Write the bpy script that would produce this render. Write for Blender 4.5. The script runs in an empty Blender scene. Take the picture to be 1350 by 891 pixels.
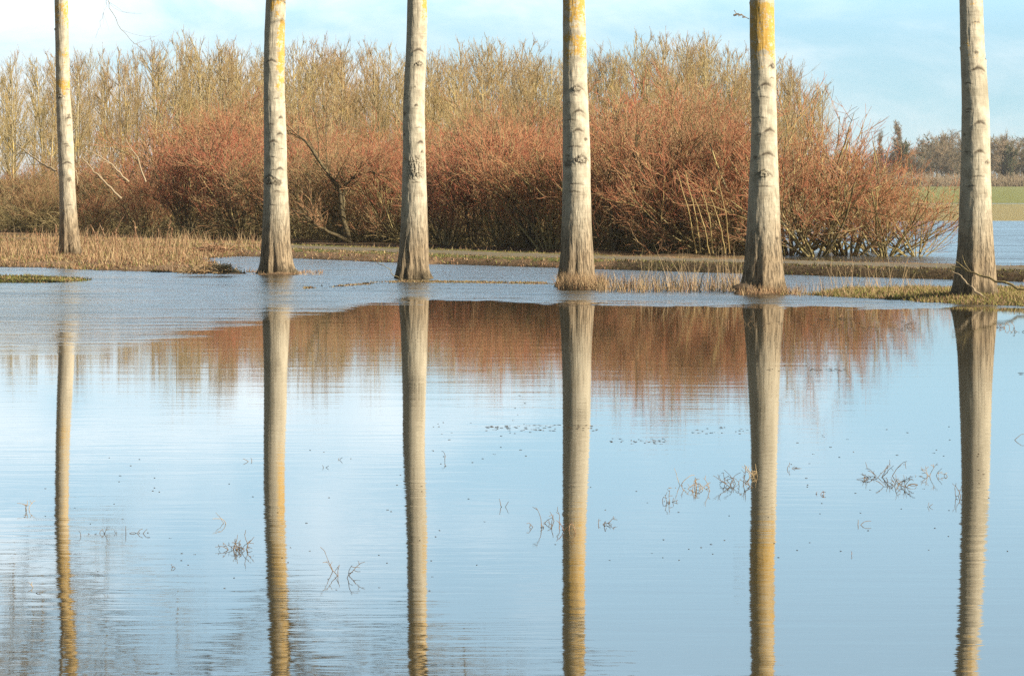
import bpy, bmesh, math, random
import numpy as np
R_ = math.radians
rng = np.random.default_rng(7)
random.seed(7)

# ------------------------------------------------------------------ camera, world, sun, exposure
F = 5062.0; HZ = 235.0; CH = 1.74; PW, PH = 1350.0, 891.0
sc = bpy.context.scene
COL = sc.collection
cam_d = bpy.data.cameras.new('camera'); cam = bpy.data.objects.new('camera', cam_d); COL.objects.link(cam)
cam.location = (0, 0, CH); cam.rotation_euler = (R_(90), 0, 0)
cam_d.lens = F / PW * 36; cam_d.sensor_width = 36; cam_d.shift_y = -(PH / 2 - HZ) / PW
cam_d.clip_start = .5; cam_d.clip_end = 9000
sc.camera = cam
SUN_EL, SUN_AZ = 24.0, 117.0      # azimuth clockwise from +Y: behind the camera, to the right
w = bpy.data.worlds.new('World'); sc.world = w; w.use_nodes = True
nt = w.node_tree; nt.nodes.clear()
def N(t, kind, **kw):
    n = t.nodes.new(kind)
    for k, v in kw.items():
        if k.startswith('i_'):
            n.inputs[k[2:].replace('_', ' ')].default_value = v
        else: setattr(n, k, v)
    return n
def math_n(t, op, a, b=None, c=None, clamp=False):
    n = t.nodes.new('ShaderNodeMath'); n.operation = op; n.use_clamp = clamp
    for i, v in enumerate((a, b, c)):
        if v is None: continue
        if isinstance(v, (int, float)): n.inputs[i].default_value = v
        else: t.links.new(v, n.inputs[i])
    return n.outputs[0]
def ramp_n(t, fac, stops, interp='LINEAR'):
    n = t.nodes.new('ShaderNodeValToRGB'); n.color_ramp.interpolation = interp
    e = n.color_ramp.elements
    while len(e) < len(stops): e.new(.5)
    for el, (p, c) in zip(e, stops):
        el.position = p; el.color = (*c, 1) if len(c) == 3 else c
    t.links.new(fac, n.inputs[0]); return n.outputs[0]
def mix_n(t, fac, a, b, mode='MIX'):
    n = t.nodes.new('ShaderNodeMix'); n.data_type = 'RGBA'; n.blend_type = mode
    for sock, v in ((n.inputs[0], fac), (n.inputs[6], a), (n.inputs[7], b)):
        if isinstance(v, (int, float)): sock.default_value = v
        elif isinstance(v, tuple): sock.default_value = (*v, 1)
        else: t.links.new(v, sock)
    return n.outputs[2]
def noise_n(t, vec, scale, detail=3, rough=.5, dist=0.0, col=False):
    n = t.nodes.new('ShaderNodeTexNoise'); n.inputs['Scale'].default_value = scale
    n.inputs['Detail'].default_value = detail; n.inputs['Roughness'].default_value = rough
    n.inputs['Distortion'].default_value = dist
    t.links.new(vec, n.inputs['Vector']); return n.outputs['Color' if col else 'Fac']
def map_n(t, vec, scale=(1, 1, 1), loc=(0, 0, 0)):
    n = t.nodes.new('ShaderNodeMapping'); n.inputs['Scale'].default_value = scale
    n.inputs['Location'].default_value = loc; t.links.new(vec, n.inputs['Vector']); return n.outputs[0]

tc = N(nt, 'ShaderNodeTexCoord')
sep = N(nt, 'ShaderNodeSeparateXYZ'); nt.links.new(tc.outputs['Generated'], sep.inputs[0])
az_ = math_n(nt, 'ABSOLUTE', sep.outputs[2])
zz = math_n(nt, 'ADD', math_n(nt, 'DIVIDE', math_n(nt, 'MULTIPLY', az_, 2.3), math_n(nt, 'MULTIPLY_ADD', az_, 3.0, 1.0)), .12)
comb = N(nt, 'ShaderNodeCombineXYZ')
nt.links.new(sep.outputs[0], comb.inputs[0]); nt.links.new(sep.outputs[1], comb.inputs[1]); nt.links.new(zz, comb.inputs[2])
nrm = N(nt, 'ShaderNodeVectorMath', operation='NORMALIZE'); nt.links.new(comb.outputs[0], nrm.inputs[0])
sky = N(nt, 'ShaderNodeTexSky', sky_type='NISHITA', sun_disc=False, sun_elevation=R_(SUN_EL), sun_rotation=R_(SUN_AZ),
        altitude=50, air_density=1.0, dust_density=.6, ozone_density=1.0)
nt.links.new(nrm.outputs[0], sky.inputs['Vector'])
# broken pale cloud in low bands, thicker to the west (picture left)
cm = map_n(nt, tc.outputs['Generated'], (1, 1, 2.6), (.31, .2, .07))
n1 = noise_n(nt, cm, 16.0, 6, .56, .3)
leftness = math_n(nt, 'MULTIPLY', sep.outputs[0], -.95)
lowband = math_n(nt, 'MULTIPLY', math_n(nt, 'SUBTRACT', .06, sep.outputs[2]), 3.0)
cl = math_n(nt, 'ADD', math_n(nt, 'ADD', n1, leftness), lowband)
CLOUD = ramp_n(nt, cl, [(.38, (.22, .22, .22)), (.80, (.88, .88, .88))], 'EASE')
skyb = mix_n(nt, 1.0, sky.outputs[0], (.94, 1.35, 1.28), 'MULTIPLY')
skycol = mix_n(nt, CLOUD, skyb, (7.6, 8.2, 8.5))
# low thin cloud boosted to brighten the water; sky overhead dimmed to cut ambient
hic = N(nt, 'ShaderNodeFloatCurve'); cu = hic.mapping.curves[0]
kp = [(0, .30), (.03, .33), (.055, .45), (.09, .53), (.13, .58), (.18, 1.0), (.29, .95), (.40, .16), (.6, .10), (1, .10)]
while len(cu.points) < len(kp): cu.points.new(.5, .5)
for cp, (a, q) in zip(cu.points, kp): cp.location = (a, q)
hic.mapping.update(); nt.links.new(sep.outputs[2], hic.inputs['Value'])
ahead = N(nt, 'ShaderNodeMapRange', interpolation_type='SMOOTHSTEP'); nt.links.new(sep.outputs[1], ahead.inputs['Value'])
ahead.inputs['From Min'].default_value = .35; ahead.inputs['From Max'].default_value = .90; ahead.inputs['To Min'].default_value = .28; ahead.inputs['To Max'].default_value = 1.0  # sky to the sides and behind dimmed to deepen trunk shading
skycol = mix_n(nt, 1.0, skycol, math_n(nt, 'MULTIPLY', math_n(nt, 'MULTIPLY', hic.outputs[0], 3.05), ahead.outputs[0]), 'MULTIPLY')
bg = N(nt, 'ShaderNodeBackground'); bg.inputs['Strength'].default_value = .085
nt.links.new(skycol, bg.inputs[0])
wo = N(nt, 'ShaderNodeOutputWorld'); nt.links.new(bg.outputs[0], wo.inputs[0])
sd = bpy.data.lights.new('sun', 'SUN'); sd.energy = 5.0; sd.angle = R_(.6); sd.color = (1.0, .87, .70)
so = bpy.data.objects.new('sun', sd); COL.objects.link(so)
so.rotation_euler = (R_(90 - SUN_EL), 0, R_(180 - SUN_AZ)); so.location = (30, -30, 40)
vs = sc.view_settings; vs.view_transform = 'Standard'; vs.look = 'None'; vs.gamma = 1; vs.use_curve_mapping = False
vs.exposure = 0.72
sc.cycles.use_denoising = False
sc.cycles.max_bounces = 6; sc.cycles.diffuse_bounces = 2; sc.cycles.glossy_bounces = 3

# ------------------------------------------------------------------ helpers
def Yof(py, z=0.0): return F * (CH - z) / (py - HZ)          # distance of a ground point seen at row py
def Xof(px, Y): return (px - PW / 2) * Y / F
def Zof(py, Y): return CH + (HZ - py) * Y / F

def tag(o, label=None, cat=None, group=None, kind=None):
    if label: o['label'] = label
    if cat: o['category'] = cat
    if group: o['group'] = group
    if kind: o['kind'] = kind
    return o
def empty(name, loc=(0, 0, 0), rz=0, sc_=None):
    o = bpy.data.objects.new(name, None); COL.objects.link(o); o.location = loc; o.rotation_euler = (0, 0, rz)
    o.empty_display_size = .2
    if sc_: o.scale = sc_
    return o
def mesh_obj(name, V, Q, mats, midx=None, parent=None, smooth=True, attrs=None):
    """V (n,3) vertices, Q (m,4) quads"""
    me = bpy.data.meshes.new(name)
    V = np.ascontiguousarray(V, dtype=np.float32); Q = np.ascontiguousarray(Q, dtype=np.int32)
    k = Q.shape[1]
    me.vertices.add(len(V)); me.vertices.foreach_set('co', V.ravel())
    me.loops.add(Q.size); me.loops.foreach_set('vertex_index', Q.ravel())
    me.polygons.add(len(Q)); me.polygons.foreach_set('loop_start', np.arange(0, Q.size, k, dtype=np.int32))
    me.polygons.foreach_set('loop_total', np.full(len(Q), k, dtype=np.int32))
    if midx is not None: me.polygons.foreach_set('material_index', np.ascontiguousarray(midx, dtype=np.int32))
    me.update(calc_edges=True)
    me.polygons.foreach_set('use_smooth', np.full(len(Q), smooth))
    for m in (mats if isinstance(mats, (list, tuple)) else [mats]): me.materials.append(m)
    for nm, arr in (attrs or {}).items():
        a = me.attributes.new(nm, 'FLOAT', 'POINT'); a.data.foreach_set('value', np.ascontiguousarray(arr, dtype=np.float32))
    o = bpy.data.objects.new(name, me); COL.objects.link(o); o.parent = parent
    return o
def nrmz(a): return a / np.maximum(np.linalg.norm(a, axis=-1, keepdims=True), 1e-9)
def tubes(P, Rr, sides=3):
    """P (N,K,3), Rr (N,K) -> verts, quads"""
    n, k, _ = P.shape
    T = nrmz(np.gradient(P, axis=1))
    ref = np.where(np.abs(T[..., 2:3]) > .9, np.array([1., 0, 0]), np.array([0, 0, 1.]))
    U = nrmz(np.cross(T, ref)); W = np.cross(T, U)
    a = np.arange(sides) * 2 * math.pi / sides
    V = P[:, :, None, :] + Rr[:, :, None, None] * (np.cos(a)[None, None, :, None] * U[:, :, None, :] + np.sin(a)[None, None, :, None] * W[:, :, None, :])
    idx = np.arange(n * k * sides).reshape(n, k, sides)
    a0 = idx[:, :-1, :]; a1 = np.roll(a0, -1, axis=2); b0 = idx[:, 1:, :]; b1 = np.roll(b0, -1, axis=2)
    Q = np.stack([a0, a1, b1, b0], axis=-1).reshape(-1, 4)
    return V.reshape(-1, 3), Q
def merge(parts):
    """parts: (V,Q,mat) list"""
    Vs, Qs, Ms, off = [], [], [], 0
    for V, Q, m in parts:
        Vs.append(V); Qs.append(Q + off); Ms.append(np.full(len(Q), m)); off += len(V)
    return np.concatenate(Vs), np.concatenate(Qs), np.concatenate(Ms)
def march(pos, d, L, k, up, wob, g=rng, bend=None):
    n = len(pos); P = np.zeros((n, k, 3)); P[:, 0] = pos; d = nrmz(d)
    up = np.broadcast_to(up, (n,))
    for i in range(1, k):
        d = d + np.stack([np.zeros(n), np.zeros(n), up], 1) / k + g.normal(0, wob, (n, 3))
        d = nrmz(d); P[:, i] = P[:, i - 1] + d * (L / (k - 1))[:, None]
    return P
def sprout(P, per, t0, t1, ang, Lf, k, up, wob, g=rng, tpow=1.0):
    """children along parents; Lf(t, parentlen) -> length; returns P2, parent index, t"""
    n, K, _ = P.shape
    idx = np.repeat(np.arange(n), per); m = len(idx)
    t = t0 + (t1 - t0) * g.random(m) ** tpow
    f = t * (K - 1); i0 = np.minimum(f.astype(int), K - 2); fr = (f - i0)[:, None]
    pos = P[idx, i0] * (1 - fr) + P[idx, i0 + 1] * fr
    tan = nrmz(P[idx, i0 + 1] - P[idx, i0])
    perp = nrmz(np.cross(tan, g.normal(0, 1, (m, 3))))
    a = np.radians(g.uniform(ang[0], ang[1], m))[:, None]
    d = np.cos(a) * tan + np.sin(a) * perp
    pl = np.linalg.norm(np.diff(P, axis=1), axis=2).sum(1)[idx]
    L = Lf(t, pl) * g.uniform(.65, 1.25, m)
    return march(pos, d, L, k, up, wob, g), idx, t
def taper(n, k, r0, r1):
    r0 = np.broadcast_to(r0, (n,)); r1 = np.broadcast_to(r1, (n,)); s = np.linspace(0, 1, k)
    return r0[:, None] * (1 - s) + r1[:, None] * s

# ------------------------------------------------------------------ materials
def mat(name, rough=.8, spec=.25):
    m = bpy.data.materials.new(name); m.use_nodes = True; t = m.node_tree
    b = t.nodes['Principled BSDF']; b.inputs['Roughness'].default_value = rough
    b.inputs['Specular IOR Level'].default_value = spec
    return m, t, b
def geo_pos(t): return t.nodes.new('ShaderNodeNewGeometry').outputs['Position']
def objc(t): return t.nodes.new('ShaderNodeTexCoord').outputs['Object']
def attr(t, nm): n = t.nodes.new('ShaderNodeAttribute'); n.attribute_name = nm; return n.outputs['Fac']
def twig_mat(name, c1, c2, scale=3.0, rough=.7, c3=None):
    """thin wood: colour drifts between individuals and along the branches"""
    m, t, b = mat(name, rough, .15)
    n = noise_n(t, objc(t), scale, 2)
    oi = t.nodes.new('ShaderNodeObjectInfo').outputs['Random']
    f = math_n(t, 'ADD', math_n(t, 'MULTIPLY', math_n(t, 'SUBTRACT', n, .5), 2.2), oi, clamp=True)
    c = mix_n(t, f, c1, c2)
    if c3:
        n2 = noise_n(t, objc(t), scale * 9, 1)
        c = mix_n(t, ramp_n(t, n2, [(.52, (0, 0, 0)), (.62, (1, 1, 1))]), c, c3)
    t.links.new(c, b.inputs['Base Color']); return m
M_red = twig_mat('willow_red_twig', (.50, .165, .10), (.47, .22, .11), 1.2, c3=(.50, .30, .16))
M_rust = twig_mat('willow_rust_twig', (.42, .24, .13), (.48, .25, .13), 1.2, c3=(.52, .38, .20))
M_stem = twig_mat('willow_stem', (.30, .25, .12), (.20, .16, .09), 2.0, c3=(.45, .37, .16))
M_stemd = twig_mat('old_willow_bark', (.13, .105, .06), (.10, .08, .045), 2.0, c3=(.19, .155, .075))
M_stemy = twig_mat('willow_stem_yellow', (.46, .36, .16), (.36, .25, .11), 2.0)
M_pop = twig_mat('poplar_twig', (.42, .33, .15), (.40, .26, .13), .5)
M_popt = twig_mat('young_poplar_bark', (.46, .39, .23), (.36, .30, .18), .8, c3=(.56, .43, .17))
M_far = twig_mat('far_twig', (.34, .26, .17), (.28, .23, .15), .15)
M_fargreen = twig_mat('far_ivy', (.075, .10, .04), (.06, .075, .035), .6)
M_bramble = twig_mat('bramble', (.30, .24, .12), (.22, .19, .08), 1.0, c3=(.48, .38, .20))
M_straw = twig_mat('straw', (.52, .39, .22), (.42, .29, .16), 2.0)
M_strawr = twig_mat('russet_litter', (.34, .185, .105), (.25, .145, .085), 1.5, c3=(.48, .32, .19))
M_turf = twig_mat('dark_turf', (.10, .08, .045), (.075, .07, .03), 2.0)
M_green = twig_mat('grass_green', (.20, .23, .06), (.28, .26, .08), 1.5)
M_dead = twig_mat('dead_wood', (.50, .40, .26), (.42, .33, .22), 3.0)
M_weed = twig_mat('weed', (.27, .19, .11), (.16, .11, .065), 9.0)
M_dark = twig_mat('wet_debris', (.055, .045, .035), (.10, .075, .05), 4.0)
M_crown = twig_mat('crown_twig', (.22, .18, .11), (.28, .22, .12), 1.0)

# poplar bark ------------------------------------------------------
def bark_mat():
    m, t, b = mat('poplar_bark', .82, .2)
    oc = objc(t)
    sepn = N(t, 'ShaderNodeSeparateXYZ'); t.links.new(oc, sepn.inputs[0]); z = sepn.outputs[2]
    big = noise_n(t, map_n(t, oc, (1, 1, .7)), 1.7, 3)
    low = math_n(t, 'ADD', math_n(t, 'MULTIPLY', z, -.62), math_n(t, 'MULTIPLY_ADD', big, .9, .66))     # 1 near ground
    lowf = ramp_n(t, low, [(0.05, (0, 0, 0)), (.75, (1, 1, 1))])
    mott = noise_n(t, map_n(t, oc, (1, 1, .8)), 9.0, 5, .6)
    pale = mix_n(t, ramp_n(t, mott, [(.35, (0, 0, 0)), (.65, (1, 1, 1))]), (.40, .36, .27), (.66, .60, .46))
    hl = noise_n(t, map_n(t, oc, (1.6, 1.6, 26)), 1.4, 3, .6)
    pale = mix_n(t, ramp_n(t, hl, [(.60, (0, 0, 0)), (.70, (.45, .45, .45))]), pale, (.26, .22, .16))
    speck = noise_n(t, oc, 60, 2, .7)
    pale = mix_n(t, ramp_n(t, speck, [(.60, (0, 0, 0)), (.72, (.5, .5, .5))]), pale, (.22, .19, .13))
    brown = mix_n(t, mott, (.27, .205, .13), (.40, .315, .205))
    fis = noise_n(t, map_n(t, oc, (1, 1, .13)), 34, 4, .62, .25)
    fisd = ramp_n(t, fis, [(.36, (1, 1, 1)), (.50, (0, 0, 0))])
    brown = mix_n(t, math_n(t, 'MULTIPLY', fisd, .75), brown, (.13, .10, .07))
    c = mix_n(t, lowf, pale, brown)
    dark = attr(t, 'scar')
    c = mix_n(t, math_n(t, 'MULTIPLY', dark, .95), c, (.06, .045, .03))
    li = math_n(t, 'ADD', math_n(t, 'ADD', attr(t, 'lichen'), math_n(t, 'MULTIPLY_ADD', noise_n(t, oc, 38, 3, .6), 1.7, -.68)), math_n(t, 'MULTIPLY', math_n(t, 'SUBTRACT', noise_n(t, oc, 8, 6, .74), .5), 3.6))
    lif = ramp_n(t, li, [(.47, (0, 0, 0)), (.60, (1, 1, 1))])
    licol = mix_n(t, noise_n(t, oc, 30, 2), (.54, .26, .02), (.64, .44, .07))
    c = mix_n(t, math_n(t, 'MULTIPLY', lif, .85), c, licol)
    wet = math_n(t, 'ADD', math_n(t, 'MULTIPLY', z, -5), math_n(t, 'MULTIPLY_ADD', mott, 1.6, .3), clamp=True)                    # stained band at the waterline
    c = mix_n(t, math_n(t, 'MULTIPLY', wet, .8), c, (.09, .07, .04))
    stain_sh = attr(t, 'stain_shade')
    c = mix_n(t, math_n(t, 'MULTIPLY', stain_sh, ramp_n(t, mott, [(.3, (.3, .3, .3)), (.6, (1, 1, 1))])), c, (.20, .18, .12))  # blotchy stain plus shade painted into the bark
    t.links.new(c, b.inputs['Base Color'])
    h = math_n(t, 'ADD', math_n(t, 'MULTIPLY', fisd, math_n(t, 'MULTIPLY_ADD', lowf, -1.0, -.06)), math_n(t, 'MULTIPLY', hl, .25))
    h = math_n(t, 'ADD', h, math_n(t, 'MULTIPLY', mott, .35))
    bp = N(t, 'ShaderNodeBump'); bp.inputs['Distance'].default_value = .022; bp.inputs['Strength'].default_value = .9
    t.links.new(h, bp.inputs['Height']); t.links.new(bp.outputs[0], b.inputs['Normal'])
    return m
M_bark = bark_mat()

# water ------------------------------------------------------------
def water_mat():
    m, t, b = mat('water', .02, .5)
    b.inputs['IOR'].default_value = 1.33
    b.inputs['Specular IOR Level'].default_value = .42
    p = geo_pos(t)
    murk = noise_n(t, map_n(t, p, (.5, .12, 1)), 1.0, 3)
    t.links.new(mix_n(t, murk, (.05, .042, .022), (.075, .062, .034)), b.inputs['Base Color'])
    s = N(t, 'ShaderNodeSeparateXYZ'); t.links.new(p, s.inputs[0]); X, Y = s.outputs[0], s.outputs[1]
    # shoreline of the breeze: calm water in front, ruffled water beyond (curved edge)
    fx = N(t, 'ShaderNodeFloatCurve'); cu = fx.mapping.curves[0]
    pts = [(-14, 30), (-6.5, 35), (-4.6, 39.5), (-3.1, 48), (-1.2, 55.2), (1.3, 53.6), (3.4, 52.6), (8, 51.5), (14, 50)]
    xs = [(a + 14) / 28 for a, _ in pts]; ys = [q / 100 for _, q in pts]
    while len(cu.points) < len(pts): cu.points.new(.5, .5)
    for cp, a, q in zip(cu.points, xs, ys): cp.location = (a, q); cp.handle_type = 'AUTO'
    fx.mapping.update()
    t.links.new(math_n(t, 'MULTIPLY_ADD', X, 1 / 28, .5, clamp=True), fx.inputs['Value'])
    edge = math_n(t, 'MULTIPLY', fx.outputs[0], 100)
    wob = noise_n(t, map_n(t, p, (.9, .45, 1)), 1.0, 4, .6)
    wob2 = noise_n(t, map_n(t, p, (.40, 1.5, 1)), 1.0, 5, .65)
    dd = math_n(t, 'SUBTRACT', math_n(t, 'ADD', Y, math_n(t, 'MULTIPLY_ADD', wob, 9, -4.5)), edge)
    dd = math_n(t, 'ADD', dd, math_n(t, 'MULTIPLY', math_n(t, 'SUBTRACT', wob2, .5), math_n(t, 'MAXIMUM', math_n(t, 'MULTIPLY_ADD', X, -5.0, 0), 3.0)))
    wind = math_n(t, 'DIVIDE', dd, math_n(t, 'MAXIMUM', math_n(t, 'MULTIPLY_ADD', X, -2.0, -1.2), 1.1), clamp=False)
    wind = math_n(t, 'POWER', math_n(t, 'MULTIPLY_ADD', wind, .5, .3, clamp=True), math_n(t, 'MINIMUM', math_n(t, 'MAXIMUM', math_n(t, 'MULTIPLY', X, -.6), 1.0), 3.2))
    # near the row of trunks the lee keeps streaks of calm
    st = noise_n(t, map_n(t, p, (.22, 1.3, 1), (3, 1, 0)), 1.0, 4, .6)
    calm = ramp_n(t, st, [(.34, (.22, .22, .22)), (.60, (1, 1, 1))])
    wind = math_n(t, 'MULTIPLY', wind, calm)
    # gusts: streaky catspaws that thin out towards the calm water in the west
    gust = ramp_n(t, noise_n(t, map_n(t, p, (.35, .9, 1), (7, 2, 0)), 1.0, 5, .7), [(.36, (.30, .30, .30)), (.60, (1, 1, 1))])
    west = math_n(t, 'MULTIPLY_ADD', X, -.5, -1.0, clamp=True)
    wind = math_n(t, 'MULTIPLY', wind, math_n(t, 'ADD', math_n(t, 'MULTIPLY', west, gust), math_n(t, 'SUBTRACT', 1.0, west)))
    t.links.new(math_n(t, 'MULTIPLY_ADD', wind, .27, .028), b.inputs['Roughness'])
    # waves: metres of height
    a1 = noise_n(t, map_n(t, p, (.55, 1.6, 1)), 1.0, 2, .45)          # long slow swell
    a2 = noise_n(t, map_n(t, p, (1.2, 5.0, 1)), 1.0, 2, .5)
    a3 = noise_n(t, map_n(t, p, (5.5, 16.0, 1)), 1.0, 2, .5)
    near = math_n(t, 'MULTIPLY_ADD', Y, -1 / 26, 1.85)
    near = math_n(t, 'MAXIMUM', near, .42); near = math_n(t, 'MINIMUM', near, 1.45)
    h = math_n(t, 'MULTIPLY', a1, .0010)
    h = math_n(t, 'ADD', h, math_n(t, 'MULTIPLY', math_n(t, 'MULTIPLY', a2, near), .00095))
    h = math_n(t, 'ADD', h, math_n(t, 'MULTIPLY', math_n(t, 'MULTIPLY', a3, near), .00026))
    wv = noise_n(t, map_n(t, p, (2.6, 2.2, 1)), 1.0, 6, .75)
    h = math_n(t, 'ADD', h, math_n(t, 'MULTIPLY', math_n(t, 'MULTIPLY', wv, wind), .055))
    bp = N(t, 'ShaderNodeBump'); bp.inputs['Distance'].default_value = 1.0; bp.inputs['Strength'].default_value = 1.0
    t.links.new(h, bp.inputs['Height']); t.links.new(bp.outputs[0], b.inputs['Normal'])
    return m
M_water = water_mat()

def ground_mat():
    m, t, b = mat('ground', .95, .1)
    p = geo_pos(t)
    n1 = noise_n(t, map_n(t, p, (1, .6, 1)), 1.3, 5, .65); n2 = noise_n(t, p, 14, 4, .7)
    dry = mix_n(t, n2, (.20, .125, .07), (.50, .34, .20))
    grn = mix_n(t, n2, (.10, .12, .035), (.24, .26, .07))
    g = math_n(t, 'ADD', attr(t, 'green'), math_n(t, 'MULTIPLY', math_n(t, 'SUBTRACT', n1, .5), .9))
    c = mix_n(t, ramp_n(t, g, [(.40, (0, 0, 0)), (.62, (1, 1, 1))]), dry, grn)
    # distant meadow: bands of dry and fresh sward, elongated strips
    fn = noise_n(t, map_n(t, p, (.02, .05, 1)), 1.0, 4, .6); fs = noise_n(t, map_n(t, p, (.6, .35, 1)), 1.0, 4, .6)
    fcol = mix_n(t, fs, (.26, .30, .10), (.36, .38, .14)); fdry = mix_n(t, fs, (.42, .36, .18), (.55, .46, .25))
    s = N(t, 'ShaderNodeSeparateXYZ'); t.links.new(p, s.inputs[0])
    df = math_n(t, 'ADD', math_n(t, 'MULTIPLY', math_n(t, 'SUBTRACT', s.outputs[1], 232), .02), math_n(t, 'MULTIPLY', math_n(t, 'SUBTRACT', fn, .5), 4.0))
    fc = mix_n(t, ramp_n(t, df, [(-.0, (.1, .1, .1)), (1.0, (.9, .9, .9))]), fdry, fcol)
    c = mix_n(t, attr(t, 'field'), c, fc)
    c = mix_n(t, attr(t, 'wet'), c, (.085, .065, .04))
    t.links.new(c, b.inputs['Base Color'])
    bp = N(t, 'ShaderNodeBump'); bp.inputs['Distance'].default_value = .06; t.links.new(n2, bp.inputs['Height'])
    t.links.new(bp.outputs[0], b.inputs['Normal'])
    return m
M_ground = ground_mat()
def path_mat():
    m, t, b = mat('path_gravel', .9, .2)
    p = geo_pos(t)
    c = mix_n(t, noise_n(t, p, 22, 4, .7), (.16, .13, .09), (.31, .26, .18))
    c = mix_n(t, ramp_n(t, noise_n(t, map_n(t, p, (1, 1, 1)), .9, 4, .6), [(.45, (0, 0, 0)), (.7, (1, 1, 1))]), c, (.24, .20, .10))
    t.links.new(c, b.inputs['Base Color']); return m
M_path = path_mat()

# ------------------------------------------------------------------ terrain
def seg_dist(px, py, poly, closed=False):
    """distance to polyline; also signed side for open lines (positive = left of travel)"""
    pts = np.array(poly, float); n = len(pts)
    best = np.full(px.shape, 1e9); side = np.zeros(px.shape); tt = np.zeros(px.shape)
    for i in range(n if closed else n - 1):
        a = pts[i]; b_ = pts[(i + 1) % n]; d = b_ - a; L2 = (d ** 2).sum() + 1e-12
        t_ = np.clip(((px - a[0]) * d[0] + (py - a[1]) * d[1]) / L2, 0, 1)
        qx = a[0] + t_ * d[0]; qy = a[1] + t_ * d[1]; dist = np.hypot(px - qx, py - qy)
        cr = d[0] * (py - a[1]) - d[1] * (px - a[0])
        u = dist < best; best = np.where(u, dist, best); side = np.where(u, np.sign(cr), side)
    return best, side
def inside(px, py, poly):
    pts = np.array(poly, float); n = len(pts); r = np.zeros(px.shape, bool)
    for i in range(n):
        x1, y1 = pts[i]; x2, y2 = pts[(i + 1) % n]
        c = ((y1 > py) != (y2 > py)) & (px < (x2 - x1) * (py - y1) / (y2 - y1 + 1e-12) + x1); r ^= c
    return r
def sdf(px, py, poly):
    d, _ = seg_dist(px, py, poly, True); return np.where(inside(px, py, poly), d, -d)   # positive inside
def wpoly(pp): return [(Xof(a, Yof(q)), Yof(q)) for a, q in pp]
PATH_F = [(16, 56.5), (12, 60.8), (8.5, 65.6), (4.9, 70.2), (1.9, 74), (-1.14, 78.3), (-3.9, 83.5), (-8, 90.5), (-13, 98.5), (-19, 108), (-34, 131)]
def offs(line, d):
    a = np.array(line, float); t_ = np.gradient(a, axis=0); t_ /= np.linalg.norm(t_, axis=1)[:, None]
    return a + np.stack([t_[:, 1], -t_[:, 0]], 1) * d
PATH_C = offs(PATH_F, 1.55)          # centre line, away from the camera
SPIT = wpoly([(-500, 349), (-100, 350), (0, 352.5), (60, 353), (100, 356), (170, 358), (240, 360), (300, 361.5), (335, 362), (345, 360.5), (318, 357), (305, 352), (286, 346), (282, 341),
              (340, 337), (380, 329), (200, 322), (0, 313), (-300, 305)])
MOUND2 = wpoly([(338, 363), (398, 363), (405, 360), (380, 357), (342, 357.5)])
MUD = wpoly([(-60, 366), (20, 365), (55, 364.5), (95, 367), (128, 369), (110, 371.5), (60, 373), (-60, 374)])
RIDGE = wpoly([(1052, 389), (1100, 385), (1200, 385), (1260, 385), (1350, 385), (1500, 385), (1560, 404), (1450, 405), (1350, 404), (1250, 400), (1150, 394), (1090, 391)])
MOUND5 = wpoly([(972, 389), (1040, 390), (1036, 384.5), (976, 383.5)])
ISLE = wpoly([(790, 383), (880, 385), (975, 386), (975, 383.6), (880, 381.5), (790, 380)])
vnoise_tab = rng.random((64, 64))
def vnoise(x, y):
    xi = np.floor(x).astype(int); yi = np.floor(y).astype(int); fx = x - xi; fy = y - yi
    fx = fx * fx * (3 - 2 * fx); fy = fy * fy * (3 - 2 * fy); g = lambda a, b_: vnoise_tab[a % 64, b_ % 64]
    return (g(xi, yi) * (1 - fx) + g(xi + 1, yi) * fx) * (1 - fy) + (g(xi, yi + 1) * (1 - fx) + g(xi + 1, yi + 1) * fx) * fy
def fbm(x, y, o=4):
    s = 0; a = .5
    for i in range(o): s = s + a * vnoise(x * 2 ** i + 17 * i, y * 2 ** i + 5 * i); a *= .5
    return s / (1 - .5 ** o)
def sm(x): x = np.clip(x, 0, 1); return x * x * (3 - 2 * x)
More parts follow.
